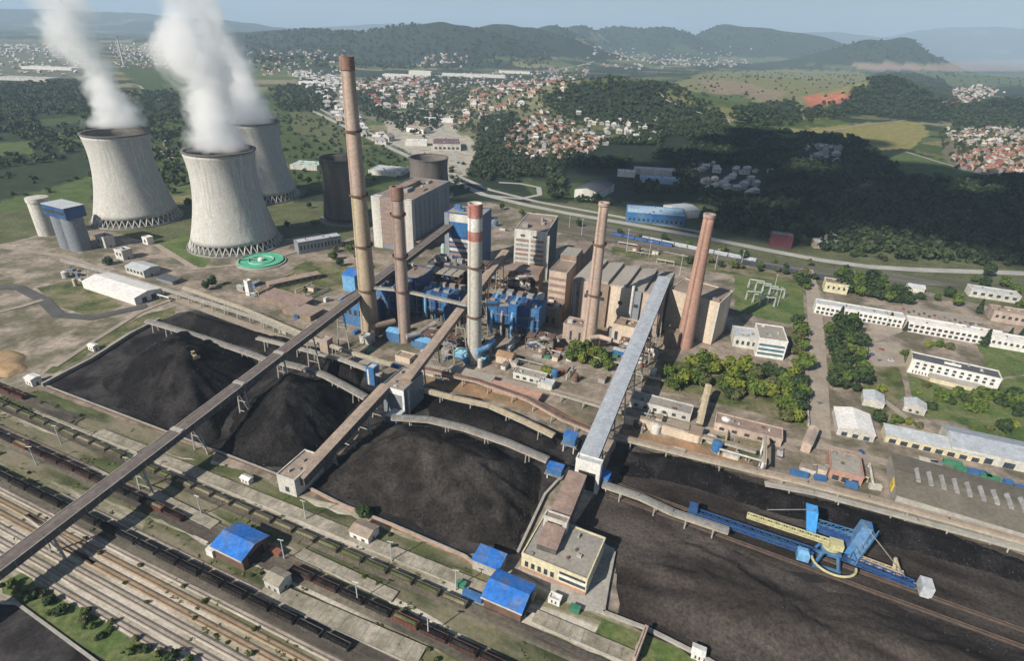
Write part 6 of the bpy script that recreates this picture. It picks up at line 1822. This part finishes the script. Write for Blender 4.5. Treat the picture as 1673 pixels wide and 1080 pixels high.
far_block('white factory hall far down the valley, left one', 625, 126, R(2), 150, 60, 14, M_white, M_rwhite)
far_block('white factory hall far down the valley, middle one with tower', 668, 125, R(2), 110, 60, 26, M_white, M_rwhite)
far_block('longest white factory hall far down the valley', 722, 124, R(4), 330, 50, 13, M_white, M_rwhite)
far_block('white factory hall far down the valley behind the village', 815, 119, R(2), 190, 50, 12, M_white, M_rwhite)
far_block('white hall at the end of the valley road on the left', 488, 138, R(-8), 130, 40, 12, M_white, M_rwhite)
far_block('white roofed depot far left behind the steam', 35, 112, R(0), 220, 60, 10, M_white, M_rwhite)
far_block('pale depot roof far left, in front of the white one', -8, 130, R(0), 190, 60, 10, M_wclad, M_rpale)
far_block('red roofed farm on the slope at the right', 1545, 172, R(10), 60, 24, 8, M_hw[0], M_hr[0], kind='gable', rise=5, name='farmhouse', cat='house')
t = thing('chimney', 'thin distant chimney left of the steam of the nearest cooling tower', 'chimney', PT(203, 108))
MB().lathe([(5, 0), (3, 130), (.1, 131)], 16).build('shaft', M_conc, t); MB().lathe([(4.5, 118), (4.3, 131)], 16, cap=False).build('cap', M_red, t)
# ------------------------------------------------------------------ roads and rails beyond
def drape(name, pts, w, mat, lift=.5, step=14):
    w3 = [PT(*p) for p in pts]
    L_, R_ = [], []
    fine = []
    for a, b in zip(w3, w3[1:]):
        n = max(1, int((b - a).length / step))
        fine += [a.lerp(b, k / n) for k in range(n)]
    fine.append(w3[-1])
    for i, p in enumerate(fine):
        d = fine[min(i + 1, len(fine) - 1)] - fine[max(i - 1, 0)]
        d.z = 0
        d.normalize()
        s = Vector((-d.y, d.x, 0)) * (w / 2)
        for q, lst in ((p + s, L_), (p - s, R_)):
            lst.append((q.x, q.y, float(height(q.x, q.y)) + lift))
    mb = MB()
    for i in range(len(fine) - 1):
        mb.poly([R_[i], R_[i + 1], L_[i + 1], L_[i]])
    return tag(mb.build(name, mat), kind='structure')
M_hwy = M('highway_concrete', (.40, .38, .35), (.32, .305, .285), scale=.05)
drape('highway_road', [(505, 178), (560, 205), (640, 243), (690, 266), (735, 293), (790, 318), (860, 335), (930, 349), (1040, 368), (1150, 388), (1250, 408), (1340, 425), (1420, 436), (1500, 441), (1680, 447)], 13, M_hwy, .25)
drape('highway_road', [(520, 176), (580, 206), (655, 240), (705, 262), (745, 286), (800, 310), (880, 330), (1000, 352), (1150, 380)], 9, M_hwy, .2)
for k, (o, m) in enumerate(((13, M_sleep), (19, M_bal), (25, M_sleep), (31, M_bal), (37, M_sleep), (43, M_bal))):
    a, b = P(880, 350), P(1320, 437)
    d = (b - a).normalized(); s = Vector((-d.y, d.x, 0))
    track(a - s * o, b - s * o, m)
drape('village_road', [(735, 293), (760, 285), (745, 262), (735, 235), (715, 205), (690, 192), (700, 170), (760, 150), (850, 150), (930, 135), (960, 108)], 7, M_hwy, .4)
drape('loop_road', [(790, 318), (850, 325), (882, 318), (880, 306), (850, 300), (815, 298)], 8, M_hwy, .3)
drape('field_path', [(205, 135), (228, 140), (240, 152), (232, 158), (262, 164), (300, 178), (310, 182)], 9, M_lane, .5)
drape('field_path', [(295, 210), (275, 220), (270, 235), (285, 255), (262, 245), (285, 262)], 9, M_lane, .4)
drape('field_path', [(1075, 150), (1090, 165), (1190, 195), (1195, 215), (1230, 222), (1330, 216), (1480, 196)], 8, M_lane, .8)
drape('village_road', [(1480, 248), (1545, 268), (1600, 284), (1680, 292)], 7, M_hwy, .5)
drape('valley_road', [(480, 122), (560, 128), (700, 124), (840, 117), (930, 110), (970, 100)], 18, M_hwy, 1.0)
# passenger and goods trains standing on the lines behind the works
M_tr = [M('train_pale', (.42, .44, .46)), M('train_blue', (.05, .12, .30)), M('train_dark', (.05, .06, .075))]
a, b = P(880, 350), P(1320, 437)
d = (b - a).normalized(); s = Vector((-d.y, d.x, 0))
for lane, x0, n, mk, lab in ((19, 150, 9, 0, 'pale goods wagon in the train behind the slender pinkish chimney'), (31, 265, 9, 2, 'dark goods wagon in the train behind the brick chimney'), (25, 120, 5, 1, 'blue goods wagon in the short train by the highway')):
    base = None
    for k in range(n):
        if base is None:
            o = thing('goods_wagon', lab, 'wagon', group='goods wagons behind the works: ' + ('pale', 'blue', 'dark')[mk])
            MB().box(-7, 7, -1.5, 1.5, 1.1, 4.4).build('body', M_tr[mk], o)
            MB().hexa([(-7.1, -1.6, 4.41), (7.1, -1.6, 4.41), (7.1, 1.6, 4.41), (-7.1, 1.6, 4.41)], [(-7.1, -.5, 4.9), (7.1, -.5, 4.9), (7.1, .5, 4.9), (-7.1, .5, 4.9)]).build('roof', M_rpale if mk == 0 else M_tr[2], o)
            for x in (-4.6, 4.6): MB().box(x - 1.3, x + 1.3, -1.1, 1.1, .55, 1.08).build('bogie', M_under, o)
            base = o
        else:
            o = copy_tree(base)
        c = a + d * (x0 + 15 * k) - s * lane
        o.location = (c.x, c.y, 0); o.rotation_euler = (0, 0, math.atan2(d.y, d.x))
# substation gantries and lamp masts
def gantry(px, py, w, h, rot, label):
    t = thing('substation_gantry', label, 'gantry', P(px, py), rot, 'substation gantries')
    for x in (0, w): MB().beam((x - .6, 0, 0), (x, 0, h), .5, .5).beam((x + .6, 0, 0), (x, 0, h), .5, .5).build('post', M_rpale, t)
    MB().beam((0, 0, h), (w, 0, h), .7, .7).build('beam', M_rpale, t)
    for k in range(3): MB().lathe([(.25, h - 2.2), (.25, h - .4)], 6, cx=w * (k + 1) / 4, cy=0).build('insulator', M_brown, t)
for k in range(7):
    gantry(1222 + 11 * (k % 4) - 4 * (k // 4), 470 + 5 * (k % 4) + 20 * (k // 4), 13, 9, R(-20 + 3 * k), 'pale steel gantry on the substation grass behind the beige block')
def mast(px, py, h, label, grp='lamp masts'):
    t = thing('lamp_mast', label, 'lamp mast', PT(px, py), tr.uniform(-.6, .2), grp)
    MB().lathe([(.32, 0), (.18, h)], 8).build('pole', M_rpale, t)
    MB().box(-1.4, 1.4, -.2, .2, h + .01, h + .3).build('lamp_head', M_wclad, t)
for x, y, h in ((1023, 412, 26), (1168, 440, 22), (1270, 500, 18), (1263, 478, 18), (1060, 420, 18), (950, 385, 20), (930, 372, 18), (1110, 450, 22), (985, 400, 18), (1210, 436, 18)):
    mast(x, y, h, 'tall pale lamp mast beside the rail lines behind the works', 'lamp masts behind the works')
for x, y, h in ((100, 725, 12), (215, 778, 12), (330, 842, 12), (465, 915, 12), (585, 985, 12), (700, 1040, 12), (60, 760, 12), (500, 850, 12), (640, 918, 12), (745, 965, 12)):
    mast(x, y, h, 'slim lamp mast between the tracks of the rail yard', 'lamp masts in the rail yard')
# ------------------------------------------------------------------ vehicles and yard clutter
M_car = [M('car_white', (.65, .65, .65), rough=.3, spec=.5), M('car_dark', (.04, .045, .05), rough=.3, spec=.5), M('car_red', (.35, .04, .03), rough=.3, spec=.5), M('car_silver', (.35, .36, .37), rough=.3, metal=.4), M('car_blue', (.04, .10, .30), rough=.3, spec=.5)]
CN = ['white', 'dark', 'red', 'silver', 'blue']
def car(pos, rot, k, label, group):
    t = thing('parked_car', label, 'car', pos, rot, group)
    m = MB(); m.hexa([(-2.1, -.85, .35), (2.1, -.85, .35), (2.1, .85, .35), (-2.1, .85, .35)], [(-2.05, -.8, .9), (2.0, -.8, .85), (2.0, .8, .85), (-2.05, .8, .9)]); m.build('body', M_car[k], t)
    m = MB(); m.hexa([(-1.7, -.78, .91), (1.0, -.78, .91), (1.0, .78, .91), (-1.7, .78, .91)], [(-1.3, -.65, 1.45), (.4, -.65, 1.45), (.4, .65, 1.45), (-1.3, .65, 1.45)], 0, 1); m.build('cabin', [M_glass, M_car[k]], t)
    for x in (-1.3, 1.3):
        for y in (-.8, .8):
            m = MB(); i = 0
            m.v = [(x + .32 * math.cos(q * math.pi / 4), y + dy, .32 + .32 * math.sin(q * math.pi / 4)) for dy in (-.1, .1) for q in range(8)]
            m.f = [tuple(range(7, -1, -1)), tuple(range(8, 16))] + [(q, (q + 1) % 8, 8 + (q + 1) % 8, 8 + q) for q in range(8)]; m.m = [0] * 10
            m.build('wheel', M_under, t)
for k in range(15):
    ci = tr.randint(0, 4)
    car(P(1476 + k * 8.4, 506 + k * 1.75 + 3 * (k % 2)), R(60), ci, '%s car parked in the row behind the white office wing' % CN[ci], 'cars behind the office wing: ' + CN[ci])
for k, (x, y) in enumerate([(1332, 600), (1340, 660), (1410, 575), (1425, 580), (1440, 572), (1455, 590), (1436, 590), (1385, 745), (1408, 740), (1470, 760), (1085, 655)]):
    ci = (k * 3) % 5
    car(P(x, y), R(-20 + 37 * k), ci, '%s car standing near the straight road or the small houses' % CN[ci], 'cars near the straight road: ' + CN[ci])
M_ctn = [M('container_rust', (.28, .11, .07)), M('container_blue', (.05, .15, .35)), M('container_pale', (.50, .48, .43)), M('container_green', (.06, .22, .13)), M('container_grey', (.25, .25, .25))]
KN = ['rusty', 'blue', 'pale', 'green', 'grey']
def container(pos, rot, k, L, label, group):
    t = thing('storage_container', label, 'container', pos, rot, group)
    m = MB(); m.box(0, L, 0, 2.4, .15, 2.6)
    for q in range(int(L)):
        m.box(q + .3, q + .6, -.06, -.001, .3, 2.5); m.box(q + .3, q + .6, 2.401, 2.46, .3, 2.5)
    m.build('body', M_ctn[k], t)
    m = MB(); m.box(-.1, L + .1, -.1, 2.5, 2.61, 2.75); m.build('top', M_ctn[k], t)
    m = MB(); m.box(L + .001, L + .08, .2, 2.2, .3, 2.4); m.build('door', M_conc2, t)
spots = [('by the pale road below the weathered chimney', [(640, 600), (668, 608), (690, 612), (712, 625), (600, 580)]), ('on the bare ground at the slender chimney foot', [(905, 575), (930, 570), (885, 585), (1000, 585), (985, 578), (1045, 600), (905, 610)]),
         ('in the yard between the two right warehouses', [(1560, 770), (1580, 775), (1600, 782), (1620, 790), (1640, 792), (1655, 800), (1500, 755), (1520, 762), (1540, 758)]), ('on the ground left of the tallest chimney', [(540, 520), (525, 528), (505, 540), (480, 520), (455, 545), (580, 548)]),
         ('along the wall road above the right coal yard', [(1250, 765), (1290, 775), (1330, 785), (1380, 795), (1100, 740), (1420, 800), (1560, 860), (1620, 875)]), ('beside the unloading sheds at the rail yard', [(755, 975), (440, 905), (745, 960), (870, 985), (930, 1000)])]
for wh, ps in spots:
    for x, y in ps:
        k = tr.randint(0, 4)
        container(P(x, y), R(-23 + tr.choice([0, 0, 90, 12])), k, tr.choice([4, 6, 6, 9]), '%s storage container %s' % (KN[k], wh), '%s containers %s' % (KN[k], wh))
# ------------------------------------------------------------------ cloud outside the picture, whose shadow lies on the dark wood
def cloud():
    shade = [(1120, 262), (1200, 222), (1400, 228), (1450, 262), (1580, 292), (1720, 295), (1720, 436), (1640, 415), (1480, 385), (1390, 385), (1250, 392), (1140, 372), (1010, 352), (930, 300), (985, 262)]
    g = [P(*p) for p in shade]
    zc = 2300.0
    k = zc / to_sun.z
    q = [(p.x + to_sun.x * k, p.y + to_sun.y * k) for p in g]
    xs, ys = [p[0] for p in q], [p[1] for p in q]
    rs = np.random.RandomState(9)
    bm = MB()
    n = 0
    ph = [(math.sin(math.pi * j / 6), math.cos(math.pi * j / 6)) for j in range(7)]
    while n < 95:
        x, y = rs.uniform(min(xs), max(xs)), rs.uniform(min(ys), max(ys))
        if not bool(inpoly(np.array([x]), np.array([y]), q)[0]):
            continue
        r = rs.uniform(35, 75)
        zz = zc + rs.uniform(-20, 60)
        bm.lathe([(max(.5, r * s_), r * .75 * c_) for s_, c_ in ph[::-1]], 10, cap=False, cx=x, cy=y)
        bm.v[-70:] = [(a_, b_, c_ + zz) for (a_, b_, c_) in bm.v[-70:]]
        n += 1
    o = bm.build('clouds', M('cloud_white', (.9, .9, .9), (.86, .86, .87), scale=.005), smooth=True)
    tag(o, 'white cloud above the valley', 'cloud', kind='stuff')
cloud()
# ------------------------------------------------------------------ small plant scattered over the works yards
cl = random.Random(21)
def yard_tank(pos, r, h, m, label, group):
    t = thing('yard_tank', label, 'tank', pos, 0, group)
    MB().lathe([(r, .4), (r, h), (r * .25, h + r * .35)], 20).build('shell', m, t)
    MB().lathe([(r + .3, 0), (r + .3, .39), (.1, .39)], 20).build('plinth', M_conc2, t)
    MB().beam((r + .25, 0, .4), (r + .25, 0, h + .8), .35, .35).build('ladder', M_rust, t)
def plant_box(pos, rot, L, D, h, m, label, group):
    t = thing('equipment_housing', label, 'equipment housing', pos, rot, group)
    MB().box(0, L, 0, D, .3, h).build('body', m, t)
    MB().box(-.2, L + .2, -.2, D + .2, 0, .29).build('plinth', M_conc2, t)
    MB().box(-.15, L + .15, -.15, D + .15, h + .01, h + .22).build('lid', cl.choice([M_rgrey, M_rbrown, M_rpale]), t)
    MB().tube([(L * .7, D * .5, h + .2), (L * .7, D * .5, h + 2.2), (L * .7 + 2, D * .5, h + 2.6)], .3, 8).build('vent_pipe', M_duct, t)
def yard_pipe(a, b, z, r, m, label, group):
    t = thing('yard_pipe', label, 'pipe', (a.x, a.y, 0), 0, group)
    d = b - a
    n = max(2, int(d.length / 8))
    MB().tube([(0, 0, .2), (0, 0, z), (d.x, d.y, z), (d.x, d.y, .2)], r, 8).build('pipe_run', m, t)
    for k in range(1, n):
        p = d * (k / n)
        MB().box(p.x - .25, p.x + .25, p.y - .25, p.y + .25, 0, z - r).build('post', M_conc2, t)
AREAS = [('between the chimneys and the pale road', [(600, 560), (760, 600), (860, 610), (900, 580), (860, 555), (700, 575), (640, 560)], 26),
         ('in front of the beige halls', [(880, 560), (930, 545), (1060, 590), (1080, 640), (960, 630), (880, 620)], 26),
         ('behind the boiler houses', [(800, 350), (960, 385), (1100, 420), (1080, 440), (940, 400), (800, 375)], 14),
         ('around the brown roofed stores', [(380, 470), (450, 450), (540, 480), (560, 530), (430, 520)], 14),
         ('along the strip above the right coal yard', [(1010, 670), (1230, 730), (1430, 790), (1420, 810), (1230, 765), (1010, 700)], 20),
         ('beside the white warehouse on the left', [(100, 440), (230, 470), (300, 500), (230, 500), (110, 470)], 8)]
PM = [(M_wclad, 'pale'), (M_duct, 'grey'), (M_blue, 'blue'), (M_rust, 'rusty'), (M_beige, 'beige')]
for where, poly, n in AREAS:
    k = 0
    xs, ys = [p[0] for p in poly], [p[1] for p in poly]
    while k < n:
        x, y = cl.uniform(min(xs), max(xs)), cl.uniform(min(ys), max(ys))
        if not bool(inpoly(np.array([x]), np.array([y]), poly)[0]):
            continue
        m, mn = cl.choice(PM)
        q = cl.random()
        p = P(x, y)
        if q < .2:
            yard_tank(p, cl.uniform(1.5, 3), cl.uniform(3, 7), m, '%s upright tank standing %s' % (mn, where), '%s tanks %s' % (mn, where))
        elif q < .75:
            plant_box(p, TH + cl.choice([0, 0, math.pi / 2]), cl.uniform(3, 9), cl.uniform(2.5, 5), cl.uniform(2, 4.5), m, '%s machine housing with small vent pipe %s' % (mn, where), '%s machine housings %s' % (mn, where))
        else:
            yard_pipe(p, p + (UX if cl.random() < .6 else VX) * cl.uniform(12, 30), cl.uniform(2, 4.5), cl.uniform(.4, .7), cl.choice([M_pipe, M_duct, M_wclad]), 'elbowed pipe run on short posts %s' % where, 'pipe runs %s' % where)
        k += 1
# tyre tracks and dark spill on the right coal yard
M_spill = M('fresh_coal_spill', (.014, .012, .012), (.022, .019, .018), scale=.2)
M_worn = M('worn_coal_track', (.075, .062, .055), (.045, .038, .034), scale=.1, grain=.35)
sheet('coal_spill', [(1175, 905), (1200, 900), (1232, 918), (1245, 926), (1228, 928), (1190, 916)], M_spill, .5)
sheet('coal_spill', [(1290, 935), (1330, 940), (1352, 952), (1330, 956), (1300, 946)], M_spill, .5)
# ------------------------------------------------------------------ the air
def haze():
    m = bpy.data.materials.new('air')
    m.use_nodes = True
    nt = m.node_tree
    nt.nodes.clear()
    o = nt.nodes.new('ShaderNodeOutputMaterial')
    v = nt.nodes.new('ShaderNodeVolumePrincipled')
    v.inputs['Color'].default_value = (0.60, 0.78, 0.98, 1)
    v.inputs['Density'].default_value = HAZE_D
    v.inputs['Anisotropy'].default_value = 0.0
    nt.links.new(v.outputs[0], o.inputs['Volume'])
    m.cycles.homogeneous_volume = True
    b = MB().box(-47000, 47000, -47000, 47000, -60, 1500)
    tag(b.build('haze', m), 'pale blue haze over the whole valley', 'haze', kind='stuff')
HAZE_D = 7.0e-5
haze()
